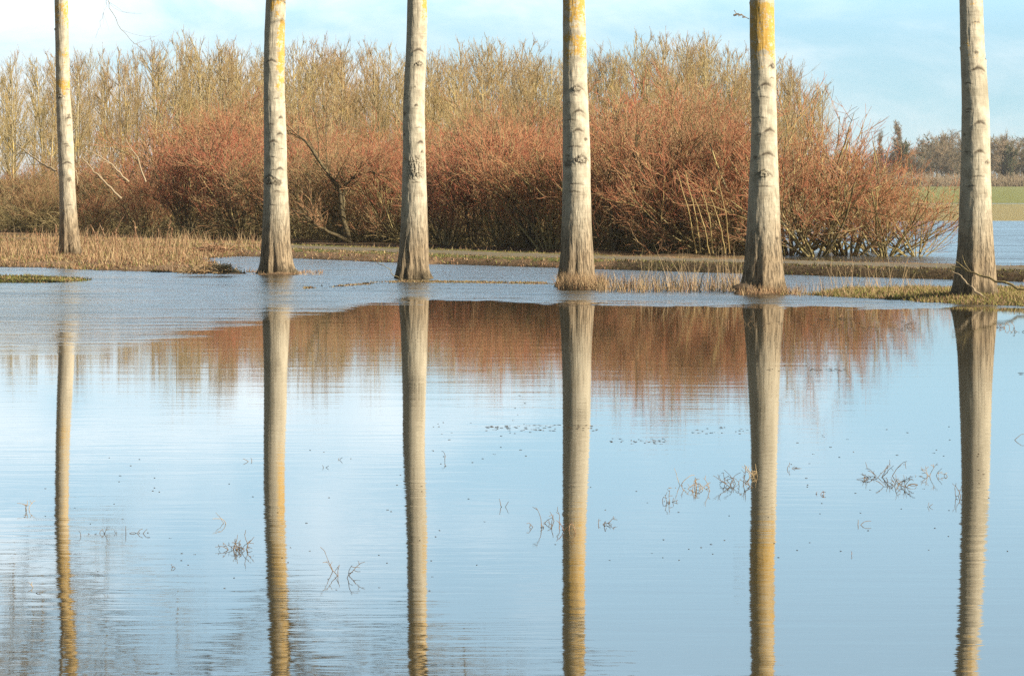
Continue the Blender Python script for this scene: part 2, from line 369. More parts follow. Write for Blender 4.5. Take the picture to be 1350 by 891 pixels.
def terrain(X, Y):
    n = fbm(X * .9, Y * .6); nf = fbm(X * 4, Y * 3)
    z = np.full(X.shape, -.45); green = np.zeros(X.shape); field = np.zeros(X.shape); wet = np.zeros(X.shape)
    dc, sd_ = seg_dist(X, Y, PATH_C); far = sd_ < 0     # negative side = away from camera?
    e = (1.75 - dc)
    wslope = np.where(X < -1.5, 1.5, .8)
    bank = np.where(e > 0, .15, .15 - .5 * np.clip(-e / wslope, 0, 1) ** 1.3) + (nf - .5) * .05
    z = np.maximum(z, bank); green = np.where(dc < 2.3, np.where(X > 2, .40, .58) - .25 * (dc < 1.0), green)
    green = np.where((dc > 1.85) & (sd_ * SIDE > 0) & (X < 2), .15, green)
    for poly, h, ww, gr in ((SPIT, .10, 1.1, .22), (MOUND2, .05, .4, .1), (MUD, .03, .6, .6), (RIDGE, .085, .8, .55), (MOUND5, .05, .35, .3), (ISLE, -.006, .3, .3)):
        d = sdf(X, Y, poly)
        zz_ = np.where(d > 0, h * sm(d / ww), -.35 * np.clip(-d / 1.2, 0, 1)) + (nf - .5) * .05 + (n - .5) * .02 - .008
        up = zz_ > z; z = np.where(up, zz_, z); green = np.where(up & (d > -.2), gr, green)
    # land behind the path: willow ground, broken by pools
    behind = np.where(sd_ * SIDE < 0, dc - 1.7, -5)
    pxl = X / np.maximum(Y, 1) * F + 675
    lim = np.clip((1010 - pxl) / 40, 0, 1)
    bz = .03 + .10 * (n - .42) * 1.6
    bz = np.where(Y > 112, np.minimum(.02 + (Y - 112) * .01, .12) + (n - .5) * .04, bz)
    bz = np.where(behind > 0, bz, -.5) ; bz = bz * 1.0
    bz = np.where(lim > .5, bz, -.4)
    up = bz > z; z = np.where(up, bz, z); green = np.where(up, .35, green); wet = np.where(up & (Y < 112), .55, wet); wet = np.where((X > 2) & (dc < 2.6) & (dc > 1.2) & (sd_ * SIDE > 0), .7, wet)
    # far meadow
    shore = 160 + (fbm(X * .05, Y * .02) - .5) * 16
    fz = np.clip((Y - shore) * .012, -.3, .06) + np.where((X > Xof(1150, 259)) & (np.abs(Y - 259 - 6 * (n - .5)) < 5) & (X < 36), -.3, 0)
    up = (fz > z) & (Y > 140); z = np.where(up, fz, z); field = np.where(Y > 138, 1.0, field)
    # dry shore under and behind the photographer
    nz = np.clip((9.5 - Y) * .05, -.4, .12); z = np.where(Y < 11, np.maximum(z, nz), z); green = np.where(Y < 11, .6, green)
    wet = np.where(z < .0, 1.0, np.where(z < .02, np.maximum(wet, .6), wet))
    wet = np.where(field > .5, np.where(z < -.02, 1, 0), wet)
    return z, green, field, wet
_, s0 = seg_dist(np.array([0.0]), np.array([40.0]), PATH_C); SIDE = float(s0[0])
xs = np.concatenate([-np.geomspace(2500, 26, 26), np.arange(-25, 17.01, .16), np.geomspace(18, 2500, 30)])
ys = np.concatenate([[-600, -200, -60, -20, 0, 4, 6, 7.5, 9, 10, 11, 12, 30, 48], np.arange(50, 106, .16), np.arange(106, 165, .8), np.geomspace(166, 300, 70), np.geomspace(310, 6000, 40)])
GX, GY = np.meshgrid(xs, ys); Zt, Gr, Fi, We = terrain(GX, GY)
nx, ny = len(xs), len(ys)
ii = np.arange(nx * ny).reshape(ny, nx)
Qg = np.stack([ii[:-1, :-1], ii[:-1, 1:], ii[1:, 1:], ii[1:, :-1]], -1).reshape(-1, 4)
g = mesh_obj('ground', np.stack([GX, GY, Zt], -1).reshape(-1, 3), Qg, M_ground, attrs={'green': Gr.ravel(), 'field': Fi.ravel(), 'wet': We.ravel()})
tag(g, kind='structure')
V = np.array([[-6000, -600, 0], [6000, -600, 0], [6000, 6000, 0], [-6000, 6000, 0]])
wob_ = mesh_obj('water', V, np.array([[0, 1, 2, 3]]), M_water); tag(wob_, kind='structure')
# gravel path strip following the bank, a few mm above it
pc = np.array([np.interp(np.linspace(0, len(PATH_C) - 1, 700), np.arange(len(PATH_C)), PATH_C[:, k]) for k in (0, 1)]).T
tn = np.gradient(pc, axis=0); tn /= np.linalg.norm(tn, axis=1)[:, None]; nn = np.stack([tn[:, 1], -tn[:, 0]], 1)
cols = np.linspace(-1, 1, 9); PV = []
for c in cols:
    wdt = .88 + .22 * (fbm(pc[:, 0] * 1.5 + c, pc[:, 1] * .8) - .5) * 2
    q = pc + nn * (c * wdt)[:, None]; zt = terrain(q[:, 0], q[:, 1])[0]
    PV.append(np.stack([q[:, 0], q[:, 1], np.maximum(zt, .13) + .018 - .012 * abs(c)], 1))
PV = np.stack(PV, 1); ii = np.arange(700 * 9).reshape(700, 9)
Qp = np.stack([ii[:-1, :-1], ii[:-1, 1:], ii[1:, 1:], ii[1:, :-1]], -1).reshape(-1, 4)
tag(mesh_obj('path', PV.reshape(-1, 3), Qp, M_path), kind='structure')

# ------------------------------------------------------------------ the row of big poplars
# profile rows: (photo row, left column, right column)
TR = [
 dict(yb=337, zb=.09, prof=[(345, 77, 108), (336, 78, 107), (325, 78, 105.5), (300, 78.2, 103), (250, 78, 99.4), (200, 76.5, 97.3), (160, 75, 95), (125, 74, 92.7), (60, 73, 91), (0, 72, 89.8), (-100, 77, 94), (-199, 86, 101.5), (-300, 92, 106)],
      scars=[('chev', 92, 155, 7), ('line', 90, 118, 5), ('eye', 80, 128, 4), ('chev', 90, 214, 9), ('blot', 92, 237, 4), ('blot', 92, 152, 3), ('line', 88, 190, 5), ('line', 93, 270, 5)],
      lichen=[(0, 40, 0, .48), (-400, 0, 0, .45), (100, 135, 0, .50), (60, 100, .3, .34)], crown=5.7,
      label='leftmost and thinnest poplar trunk, alone on the dry grassy spit, orange lichen in two bands'),
 dict(yb=361, zb=.0, prof=[(372, 334, 402), (362, 338, 395), (356, 341, 389), (345, 343, 386), (320, 345, 383), (280, 347, 381.6), (240, 347.5, 379), (190, 348, 378), (120, 347.5, 375), (60, 348, 375.2), (0, 350.5, 377), (-80, 354, 381), (-158, 357, 382.5), (-300, 361, 383)],
      scars=[('eye', 355, 238, 10), ('blot', 367, 241, 6), ('line', 362, 224, 7), ('chev', 370, 222, 7), ('line', 360, 207, 8), ('line', 372, 196, 5), ('chev', 361, 186, 8), ('chev', 370, 176, 7), ('chev', 371, 155, 5), ('line', 357, 164, 7), ('chev', 358, 80, 10), ('line', 365, 130, 5), ('line', 360, 270, 8), ('line', 366, 252, 6)],
      lichen=[(-60, 22, .3, .50), (22, 130, .75, .50), (-400, -60, 0, .42)], crown=5.6,
      label='second poplar trunk from the left, roots flared over leaves, lichen down right edge'),
 dict(yb=367, zb=.0, prof=[(378, 520, 573), (367, 523, 570), (360, 524, 566.5), (350, 525, 565), (325, 527, 564.5), (300, 528.5, 564), (250, 530, 562.6), (200, 531, 561), (150, 530.7, 560), (110, 532.5, 560.2), (70, 535, 562), (30, 536.5, 563), (0, 537, 562.6), (-60, 537, 562), (-146, 539, 563), (-300, 540, 561)],
      scars=[('knot', 549, 222, 9), ('chev', 552, 66, 11), ('eye', 553, 85, 5), ('dot', 547, 115, 2), ('chev', 549, 139, 4), ('chev', 555, 187, 8), ('line', 553, 168, 7), ('blot', 533, 150, 4), ('blot', 533, 125, 3), ('blot', 533, 178, 3), ('line', 549, 240, 8), ('chev', 557, 200, 4)],
      lichen=[(-10, 40, .85, .52), (-400, -60, 0, .40), (200, 230, -.9, .25)], crown=5.8,
      label='third poplar trunk from the left, pale and bent at mid-height, large open knot scar'),
 dict(yb=378, zb=.0, prof=[(390, 729, 790), (378, 733, 786), (370, 735, 785), (350, 737.7, 783.5), (325, 739.3, 781.8), (300, 740.4, 780.4), (250, 741.8, 779), (200, 742, 778), (150, 742, 776), (100, 741.8, 774), (50, 741.8, 772.7), (0, 742, 771), (-80, 742, 771), (-167, 743, 771), (-300, 744, 769)],
      scars=[('eye', 760, 118, 7), ('chev', 763, 146, 11), ('line', 752, 158, 12), ('chev', 762, 171, 10), ('blot', 772, 184, 4), ('eye', 766, 211, 9), ('blot', 748, 217, 8), ('line', 757, 193, 13), ('line', 758, 242, 13), ('line', 757, 252, 10), ('line', 748, 205, 6)],
      lichen=[(40, 88, .0, .44), (-60, 40, .0, .50), (-400, -60, 0, .46)], crown=6.2,
      label='fourth poplar trunk from the left, thick orange lichen above, dry grass round its foot'),
 dict(yb=386, zb=.0, prof=[(398, 962, 1040), (386, 972, 1034.5), (378, 976, 1033.5), (370, 978.5, 1032.6), (340, 982, 1031), (300, 985, 1028.6), (250, 987, 1027), (200, 989.5, 1025), (150, 990, 1024), (100, 989.5, 1023), (50, 988.6, 1021), (0, 988.7, 1020.5), (-80, 990, 1021), (-168, 990, 1020), (-300, 991, 1018)],
      scars=[('eye', 1005, 230, 8), ('chev', 1011, 202, 14), ('blot', 995, 207, 4), ('chev', 1014, 171, 12), ('line', 1000, 178, 7), ('line', 1000, 155, 11), ('chev', 1008, 111, 10), ('eye', 1018, 88, 5), ('line', 1017, 103, 5), ('blot', 1024, 314, 3), ('line', 1007, 245, 14), ('line', 1004, 128, 12)],
      lichen=[(0, 86, .0, .58), (-60, 0, .0, .55), (-400, -60, 0, .44)], crown=6.1,
      label='fifth poplar trunk from the left, brightest orange lichen, dark root by its left foot'),
 dict(yb=392, zb=.05, prof=[(402, 1252, 1318), (392, 1256, 1315), (380, 1259, 1314.3), (360, 1260.5, 1313.5), (320, 1263, 1310.7), (280, 1264.6, 1308), (240, 1266.5, 1306.5), (200, 1267.4, 1305.6), (150, 1268, 1304), (110, 1267.4, 1302), (60, 1265.6, 1298), (0, 1264.6, 1295.5), (-98, 1259.5, 1287), (-200, 1256, 1282), (-300, 1254, 1278)],
      scars=[('chev', 1288, 90, 17), ('chev', 1290, 161, 11), ('chev', 1289, 199, 9), ('eye', 1301, 214, 4), ('line', 1287, 232, 11), ('line', 1272, 200, 5), ('blot', 1270, 178, 3), ('line', 1285, 30, 8), ('line', 1275, 110, 8), ('line', 1278, 245, 8), ('line', 1275, 144, 9), ('blot', 1285, 70, 4)],
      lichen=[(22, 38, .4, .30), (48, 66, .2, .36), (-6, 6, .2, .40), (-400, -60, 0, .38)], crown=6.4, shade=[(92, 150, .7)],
      label='rightmost and thickest poplar trunk, furrowed foot on the grassy bank, fallen branch leaning beside it'),
]
def crown_parts(axis, z0, ztop, rng_, nb=46, spread=1.0, up=.9):
    """axis(z)->(x,y,r). main limbs, branches and twigs of an old poplar"""
    zs = z0 + (ztop - z0) * np.linspace(0, .93, nb) ** 1.05 + rng_.uniform(-.15, .15, nb)
    pos = np.array([[axis(z)[0], axis(z)[1], z] for z in zs]); az = np.arange(nb) * 2.4 + rng_.uniform(0, .6, nb)
    rel = (zs - z0) / (ztop - z0); el = np.radians(28 + 30 * rel)
    d = np.stack([np.cos(az) * np.cos(el), np.sin(az) * np.cos(el), np.sin(el)], 1)
    L = (3.6 * (1 - rel) ** .7 + .9) * spread
    A = march(pos, d, L, 9, up, .06, rng_)
    out = [(*tubes(A, taper(nb, 9, .06 * (1 - .5 * rel), .016), 6), 0)]
    B, _, _ = sprout(A, 9, .15, 1, (25, 65), lambda t, pl: (1 - .55 * t) * pl * .38, 6, .35, .10, rng_)
    out.append((*tubes(B, taper(len(B), 6, .018, .007), 4), 1))
    C, _, _ = sprout(B, 7, .1, 1, (25, 70), lambda t, pl: pl * .42, 4, .15, .13, rng_)
    out.append((*tubes(C, taper(len(C), 4, .0055, .0028), 3), 1))
    return out
def big_poplar(i, T):
    Y0 = Yof(T['yb'], T['zb']); g_ = np.random.default_rng(40 + i)
    pr = T['prof']; zz_ = np.array([Zof(p[0], Y0) for p in pr]); xc = np.array([Xof((p[1] + p[2]) / 2, Y0) for p in pr]); rr = np.array([(p[2] - p[1]) / 2 * Y0 / F for p in pr])
    top = 17.5 - .5 * (i % 3)
    # continue above the known part
    zl = zz_[-1]; zz_ = np.append(zz_, [zl + 4, top]); xc = np.append(xc, [xc[-1] + (xc[-1] - xc[-2]) * .4, xc[-1]]); rr = np.append(rr, [rr[-1] * .68, .03])
    x0 = xc[0 if zz_[0] > 0 else 1]
    root = empty('poplar_tree', (float(np.interp(T['zb'], zz_, xc)), Y0, T['zb'])); xb = root.location.x
    tag(root, T['label'], 'tree', 'row of old poplar trunks standing along the flooded edge')
    za = np.concatenate([np.arange(min(-.25, zz_[0]), zl, .0125), np.arange(zl, top, .12), [top]]); na = 150
    # smooth interpolation of profile
    def cs(zq, arr):
        v = np.interp(zq, zz_, arr); k = 15
        ve = np.interp(np.linspace(za[0], top, 1500), zz_, arr); ker = np.hanning(k + 2)[1:-1]; ker /= ker.sum()
        vs_ = np.convolve(np.pad(ve, k // 2, mode='edge'), ker, 'valid'); return np.interp(zq, np.linspace(za[0], top, 1500), vs_)
    xr = cs(za, xc) - xb; rz = cs(za, rr)
    th = np.arange(na) * 2 * math.pi / na                      # 0 = facing camera, + = picture right
    TH, ZA = np.meshgrid(th, za); RZ = np.repeat(rz[:, None], na, 1)
    zrel = ZA - T['zb']
    fl = np.exp(-np.clip(zrel, 0, 9) / .33)
    ph = g_.uniform(0, 6.28, 6)
    lobes = .035 * np.sin(5 * TH + ph[0]) + .03 * np.sin(8 * TH + ph[1]) + .02 * np.sin(13 * TH + ph[2])
    r = RZ * (1 + lobes * fl * 3.0 + .012 * np.sin(3 * TH + ZA * 1.3 + ph[3]) + .010 * np.sin(2 * TH - ZA * 2.1 + ph[4]))
    # furrows near the ground, real relief
    fz = fbm(TH * 15 / 6.2832 * 4 + 3 * np.sin(ZA * 2), ZA * 3.0 + i * 9, 3); furrow = np.clip(.5 - fz, 0, 1) * np.clip(1.25 - zrel / 1.1, 0, 1)
    r -= furrow * .035
    r += (fbm(TH / 6.2832 * 64 * .5, ZA * 5 + 31 * i, 3) - .5) * .010
    # faint horizontal bulges at branch whorls
    A_ = RZ * np.where(TH > math.pi, TH - 2 * math.pi, TH)     # arc length from front
    scar = np.zeros(TH.shape); lich = np.full(TH.shape, -.6); stain_sh = np.zeros(TH.shape); push = np.zeros(TH.shape)
    S = list(T['scars'])
    pxm = Y0 / F
    marks = []
    for kind, px, py, s in S:
        z = Zof(py, Y0); r0 = float(np.interp(z, za, rz)); cx = float(np.interp(z, za, xr)) + xb
        q = np.clip((Xof(px, Y0) - cx) / r0, -.97, .97); marks.append((kind, r0 * math.asin(q), z, s * pxm))
    for k in range(46):                                         # the rest of the trunk
        z = g_.uniform(.9, top - 3); r0 = float(np.interp(z, za, rz)); az = g_.uniform(-math.pi, math.pi)
        if abs(az) < 1.4 and z < Zof(0, Y0): 
            if k % 3: continue
            marks.append(('line', r0 * az, z, g_.uniform(2, 5) * pxm)); continue
        marks.append((random.choice(['line', 'chev', 'blot', 'eye', 'line']), r0 * az, z, g_.uniform(3, 9) * pxm))
    circ = 2 * math.pi * RZ
    for kind, a0, z0, s in marks:
        rows = np.where(np.abs(za - z0) < s * 2.2 + .03)[0]
        if not len(rows): continue
        sl = slice(rows[0], rows[-1] + 1)
        da = A_[sl] - a0; da = (da + circ[sl] / 2) % circ[sl] - circ[sl] / 2; dz = ZA[sl] - z0
        jit = (fbm(da * 60 + z0 * 31, dz * 60 + 7, 2) - .5)
        if kind == 'line':
            v = np.exp(-((dz + jit * .02 + .15 * np.abs(da)) / .009) ** 2) * sm(1.2 - np.abs(da) / s); p = v * -.004
        elif kind == 'chev':
            curve = -.45 * s * (np.abs(da) / s) ** 1.4
            v = np.exp(-((dz - curve + jit * .02) / (.011 + .016 * np.clip(1 - np.abs(da) / s, 0, 1))) ** 2) * sm(1.3 - np.abs(da) / s)
            p = .010 * np.exp(-((dz - curve + .03) / .03) ** 2) * sm(1.3 - np.abs(da) / s) - v * .010
        elif kind in ('eye', 'knot'):
            e_ = np.sqrt((da / s) ** 2 + (dz / (s * (.62 if kind == 'eye' else 1.1))) ** 2) + jit * .7
            v = (np.exp(-((e_ - .75) / .17) ** 2) + np.exp(-(e_ / .30) ** 2)) if kind == 'eye' else (np.exp(-((np.abs(da) / s - .32 - .25 * jit) / .10) ** 2) * (np.abs(dz) < .7 * s) * .9)
            curve = .72 * s - .55 * s * (np.abs(da) / s) ** 1.3
            v = np.maximum(v, .8 * np.exp(-((dz - curve) / .010) ** 2) * sm((1.9 - np.abs(da) / s) * 1.5) * (kind == 'eye'))
            v = np.maximum(v, (kind == 'knot') * 1.0 * np.clip(np.abs(jit) * 9 - .9, 0, 1) * np.exp(-((e_ - 1.0) / .55) ** 2))
            p = .024 * np.exp(-(e_ / 1.0) ** 4) - .018 * np.clip(v, 0, 1)
        else:
            e_ = np.sqrt((da / s) ** 2 + (dz / (s * .7)) ** 2) + jit * 1.2
            v = sm(1.5 - e_ * 1.2) * .8; p = -.003 * v
        scar[sl] = np.maximum(scar[sl], np.clip(v, 0, 1)); push[sl] += p
    PY_ = HZ - (ZA - CH) * F / Y0; SX = np.sin(TH)
    for y0, y1, side, amt in T['lichen']:
        m_ = sm((PY_ - y0 + 10) / 22) * sm((y1 - PY_ + 34) / 70) * np.clip(1.25 - abs(side) * np.abs(SX - side) * 1.9 - .45 * (np.cos(TH) < -.2), 0, 1)
        lich = np.maximum(lich, -.6 + (amt + .6) * m_)
    for y0, y1, a_ in T.get('shade', []): stain_sh = np.maximum(stain_sh, a_ * sm((PY_ - y0) / 25) * sm((y1 - PY_) / 30) * np.clip(.2 + SX, 0, 1))  # shadow patch painted into the bark colour
    stain_sh = np.maximum(stain_sh, .55 * np.clip(fbm(TH * 10 / 6.2832 + 3, ZA * 1.1 + 5 * i, 3) * 2.4 - 1.45, 0, 1))
    stain_sh = np.maximum(stain_sh, .5 * sm(-SX * 1.4 - .55) * sm(fbm(TH * 30 / 6.2832, ZA * 3, 3) * 2))       # left side's shade painted into the bark colour, olive-toned
    r = r + push
    V = np.stack([xr[:, None] + r * np.sin(TH), -r * np.cos(TH), ZA - T['zb']], -1).reshape(-1, 3)
    nr = len(za); ii = np.arange(nr * na).reshape(nr, na)
    Q = np.stack([ii[:-1], np.roll(ii[:-1], -1, 1), np.roll(ii[1:], -1, 1), ii[1:]], -1).reshape(-1, 4)
    mesh_obj('trunk', V, Q, M_bark, parent=root, attrs={'scar': scar.ravel(), 'lichen': lich.ravel(), 'stain_shade': stain_sh.ravel()})
    ax = lambda z: (float(np.interp(z, za, xr)), 0.0, float(np.interp(z, za, rz)))
    parts = crown_parts(ax, T['crown'], top, g_)
    Vc, Qc, Mc = merge(parts); Vc = Vc - np.array([0, 0, T['zb']])
    mesh_obj('crown', Vc, Qc, [M_crown, M_crown], Mc, parent=root)
    return root
roots = [big_poplar(i, T) for i, T in enumerate(TR)]
# the next tree of the row stands just outside the frame: only its crown shows, in the water
Tn = dict(TR[0]); Tn['prof'] = [(a, l - 168, r - 168) for a, l, r in TR[0]['prof']]; Tn['scars'] = []; Tn['yb'] = 334; Tn['crown'] = 6.0
Tn['label'] = 'poplar outside the left edge, only its branchy crown mirrored at lower left'
big_poplar(9, Tn)

# ------------------------------------------------------------------ willow shrubs
def shrub_mesh(seed, lean=(8, 50), nst=15, red=.7, dens=1.0, yellow=.25, tall=1.0):
    """unit shrub about 1 m high; scaled per individual.  returns (stems, twigs)"""
    g_ = np.random.default_rng(seed)
    az = g_.uniform(0, 6.283, nst); tilt = np.radians(g_.uniform(lean[0], lean[1], nst))
    pos = np.stack([np.cos(az) * .07 * g_.random(nst), np.sin(az) * .07 * g_.random(nst), np.full(nst, -.03)], 1)
    d = np.stack([np.cos(az) * np.sin(tilt), np.sin(az) * np.sin(tilt), np.cos(tilt)], 1)
    L = g_.uniform(.6, .85, nst) * tall
    A = march(pos, d, L, 8, .45, .07, g_)
    r0 = g_.uniform(.006, .013, nst)
    st = [(*tubes(A, taper(nst, 8, r0, r0 * .35), 5), 0)]
    B, ib, tb = sprout(A, int(9 * dens), .12, .98, (18, 60), lambda t, pl: pl * (.62 - .28 * t), 6, .5, .10, g_)
    yl = g_.random(len(B)) < yellow
    for sel, mi in ((~yl, 0), (yl, 1)):
        if sel.any(): st.append((*tubes(B[sel], taper(sel.sum(), 6, .0040, .0018), 4), mi))
    C, _, tcn = sprout(B, int(9 * dens), .05, 1, (15, 60), lambda t, pl: pl * .50, 5, .45, .11, g_)
    D, _, _ = sprout(C, 3, .1, 1, (15, 55), lambda t, pl: pl * .55, 4, .35, .12, g_)
    hi = C[:, -1, 2]; isred = (g_.random(len(C)) < red * np.clip((hi - .12) / .35, .15, 1))
    tw = []
    for sel, mi in ((isred, 0), (~isred, 1)):
        if sel.any(): tw.append((*tubes(C[sel], taper(sel.sum(), 5, .0019, .0012), 3), mi))
    hi = D[:, -1, 2]; isred = (g_.random(len(D)) < red * np.clip((hi - .12) / .35, .15, 1))
    for sel, mi in ((isred, 0), (~isred, 1)):
        if sel.any(): tw.append((*tubes(D[sel], taper(sel.sum(), 4, .0014, .0010), 3), mi))
    return merge(st), merge(tw)
def make_proto(seed, mats_st, mats_tw, **kw):
    st, tw = shrub_mesh(seed, **kw)
    r = empty('willow_shrub'); a = mesh_obj('stems', st[0], st[1], mats_st, st[2], r); b_ = mesh_obj('crown', tw[0], tw[1], mats_tw, tw[2], r)
    return r
used = set()
def place(proto, loc, rz, s, label, group, cat, keep=False):
    if proto.name not in used: used.add(proto.name); r = proto
    else:
        r = proto.copy(); COL.objects.link(r)
        for ch in list(proto.children):
            c = ch.copy(); COL.objects.link(c); c.parent = r
    r.location = loc; r.rotation_euler = (0, 0, rz); r.scale = s
    tag(r, label, cat, group); return r
protos = [make_proto(101 + k, [M_stem, M_stemy], [M_red, M_rust], red=.78, yellow=.28 + .1 * (k % 2), dens=.82) for k in range(4)]
brownp = [make_proto(131 + k, [M_stem, M_stemy], [M_rust, M_stem], red=.7, yellow=.1, dens=1.1) for k in range(2)]
airy = [make_proto(171 + k, [M_stem, M_stemy], [M_red, M_rust], red=.7, yellow=.42, dens=.62, lean=(15, 66), nst=15) for k in range(3)]
sprawl = [make_proto(151 + k, [M_stem, M_stemy], [M_red, M_rust], red=.7, yellow=.35, dens=.9, lean=(15, 68), nst=17) for k in range(3)]
top_prof = [(-300, 215), (0, 205), (60, 205), (120, 205), (170, 185), (220, 160), (260, 142), (320, 138), (400, 158), (450, 150), (500, 160), (560, 150), (620, 140), (680, 132), (740, 148), (800, 128), (860, 95), (900, 105), (940, 120), (1000, 120), (1050, 105), (1090, 135), (1140, 185), (1200, 235), (1250, 265)]
base_prof = [(-300, 297), (0, 308), (200, 312), (450, 319), (600, 325), (700, 329), (860, 334), (1000, 336), (1250, 337.5)]
ti = lambda px: float(np.interp(px, [a for a, _ in top_prof], [b_ for _, b_ in top_prof]))
bi = lambda px: float(np.interp(px, [a for a, _ in base_prof], [b_ for _, b_ in base_prof]))
NAMES = ['first', 'second', 'third', 'fourth', 'fifth', 'sixth']; TX = [92, 365, 546, 760, 1003, 1286]
def gap(px):
    if px < TX[0]: return 'left of the leftmost trunk'
    for k in range(5):
        if px < TX[k + 1]: return f'between {NAMES[k]} and {NAMES[k+1]} trunks'
    return 'right of the rightmost trunk'
rowname = ['front', 'middle', 'rear', 'hindmost']
cnt = 0
for row in range(4):
    px = -190 + row * 37
    while px < 985:
        by = bi(px) - (0, 5.0, 10.5, 17)[row] - random.uniform(0, 2)
        Y = Yof(by, .05); X = Xof(px, Y)
        ty = ti(px) + random.uniform(-14, 26) + (26, 6, 0, 0)[row]
        H = Zof(ty, Y) - .05
        pr = (protos + protos + brownp)[cnt % 10] if px > 200 else (brownp + brownp + protos[:2])[cnt % 6]
        wd = H * random.uniform(.95, 1.25)
        if row == 0 and 820 < px < 1000: pr = sprawl[cnt % 3]
        kind = 'rust-brown' if pr in brownp else 'red-twigged'
        place(pr, (X, Y, .02), random.uniform(0, 6.28), (wd * .98, wd * .98, H * 1.02), f'{kind} willow shrub, {rowname[row]} thicket row, {gap(px)}', 'willow shrubs of the thicket behind the path', 'shrub')
        cnt += 1; px += random.uniform(72, 104) * (1.0 if row else .8)
for px, by, ty, k, wm, lab in [(1040, 337, 108, 0, 1.0, 'tall upright olive-tipped willow shrub just right of the fifth trunk'), (1075, 338, 150, 1, 1.2, 'spreading orange willow shrub with pale yellow stems, right of the fifth trunk'),
        (1120, 337, 172, 2, 1.15, 'orange willow shrub standing in water midway between the fifth and rightmost trunks'), (1165, 338, 205, 0, 1.25, 'low sprawling orange willow shrub whose limbs arch right over the water'),
        (1100, 333, 165, 1, 1.0, 'rust willow shrub behind the sprawling orange ones at the end of the thicket'), (1208, 338, 232, 1, 1.05, 'last and lowest orange willow shrub, beside the rightmost trunk'),
        (1150, 332, 195, 2, 1.0, 'thin willow shrub at the thicket end with the green field showing through')]:
    Y = Yof(by); H = Zof(ty, Y) + .02
    place(airy[k], (Xof(px, Y), Y, -.02), random.uniform(0, 6.28), (H * wm, H * wm, H), lab, 'willow shrubs at the flooded end of the thicket', 'shrub')

# single limbs that stand out of the thicket
def limb(name, pts, r0, r1, m, label, cat, group=None, extra=0, k=14):
    """pts: (px, py, Y)"""
    w_ = np.array([[Xof(a, Y), Y, Zof(b_, Y)] for a, b_, Y in pts]); s = np.linspace(0, len(w_) - 1, k)
    P = np.stack([np.interp(s, np.arange(len(w_)), w_[:, j]) for j in range(3)], 1)[None]
    P = P + np.concatenate([np.zeros((1, 1, 3)), rng.normal(0, .004 if name == 'willow_pole' else .012, (1, k - 1, 3))], 1)
    parts = [(*tubes(P, taper(1, k, r0, r1), 7), 0)]
    if extra:
        B, _, _ = sprout(P, extra, .25, .98, (20, 55), lambda t, pl: pl * .28, 5, .2, .12)
        parts.append((*tubes(B, taper(len(B), 5, r1 * .9, r1 * .4), 4), 0))
    V, Q, M_ = merge(parts); b0 = w_[0].copy(); o = mesh_obj(name, V - b0, Q, [m], M_); o.location = b0
    return tag(o, label, cat, group)
limb('dead_branch', [(74, 226, 98), (50, 212, 98.5), (22, 191, 99)], .035, .012, M_dead, 'pale dead branch slanting up left of the leftmost trunk', 'branch', extra=5)
limb('dead_branch', [(160, 262, 99), (130, 232, 99), (108, 208, 99)], .03, .012, M_dead, 'pale bare branch slanting up left, just right of the leftmost trunk', 'branch', extra=4)
limb('dead_branch', [(170, 240, 100), (145, 215, 100), (112, 195, 100)], .024, .01, M_dead, 'thinner pale branch above the slanting one, right of the leftmost trunk', 'branch', extra=3)
limb('dead_branch', [(192, 240, 97), (182, 210, 97), (166, 183, 97)], .024, .01, M_dead, 'short pale forked limb in the thicket midway from leftmost to second trunk', 'branch', extra=3)
limb('dead_branch', [(102, 242, 96), (100, 228, 96), (96, 216, 96)], .018, .008, M_dead, 'short pale snapped branch touching the right side of the leftmost trunk', 'branch')
def old_willow(base, limbs, label):
    base = (base[0] * (1 - 1.5 / base[1]), base[1] - 1.5, base[2]); limbs = [([(a, b_, Y - 1.5) for a, b_, Y in pts], r0, r1) for pts, r0, r1 in limbs]
    r = empty('old_willow', base); tag(r, label, 'tree', 'crooked old willows inside the thicket')
    parts = []
    for pts, r0, r1 in limbs:
        w_ = np.array([[Xof(a, Y), Y, Zof(b_, Y)] for a, b_, Y in pts]) - np.array(base); k = 14; s = np.linspace(0, len(w_) - 1, k)
        P = np.stack([np.interp(s, np.arange(len(w_)), w_[:, j]) for j in range(3)], 1)[None] + rng.normal(0, .012, (1, k, 3))
        parts.append((P, r0, r1))
    V, Q, M_ = merge([(*tubes(P, taper(1, 14, a, b_), 7), 0) for P, a, b_ in parts]); mesh_obj('trunk', V, Q, [M_stemd], M_, r)
    A = np.concatenate([p[0] for p in parts]); B, _, _ = sprout(A, 14, .3, 1, (20, 60), lambda t, pl: pl * .4, 6, .4, .12); C, _, _ = sprout(B, 9, .1, 1, (20, 60), lambda t, pl: pl * .45, 4, .35, .12)
    V, Q, M_ = merge([(*tubes(B, taper(len(B), 6, .013, .006), 4), 0), (*tubes(C, taper(len(C), 4, .006, .004), 3), 1)]); mesh_obj('crown', V, Q, [M_stemd, M_rust], M_, r)
Y = Yof(322); old_willow((Xof(462, Y), Y, .03),
    [([(462, 322, Y), (452, 285, Y), (448, 250, Y), (440, 236, Y - .3), (420, 212, Y - .5), (405, 188, Y - .6), (392, 178, Y)], .075, .02),
     ([(455, 320, Y), (452, 270, Y), (455, 245, Y), (470, 232, Y - .4), (488, 227, Y - .6)], .05, .012),
     ([(460, 318, Y), (430, 305, Y - .4), (405, 288, Y - .6), (382, 272, Y - .6)], .05, .016)], 'crooked dark old willow forking in the thicket, just right of the second trunk')
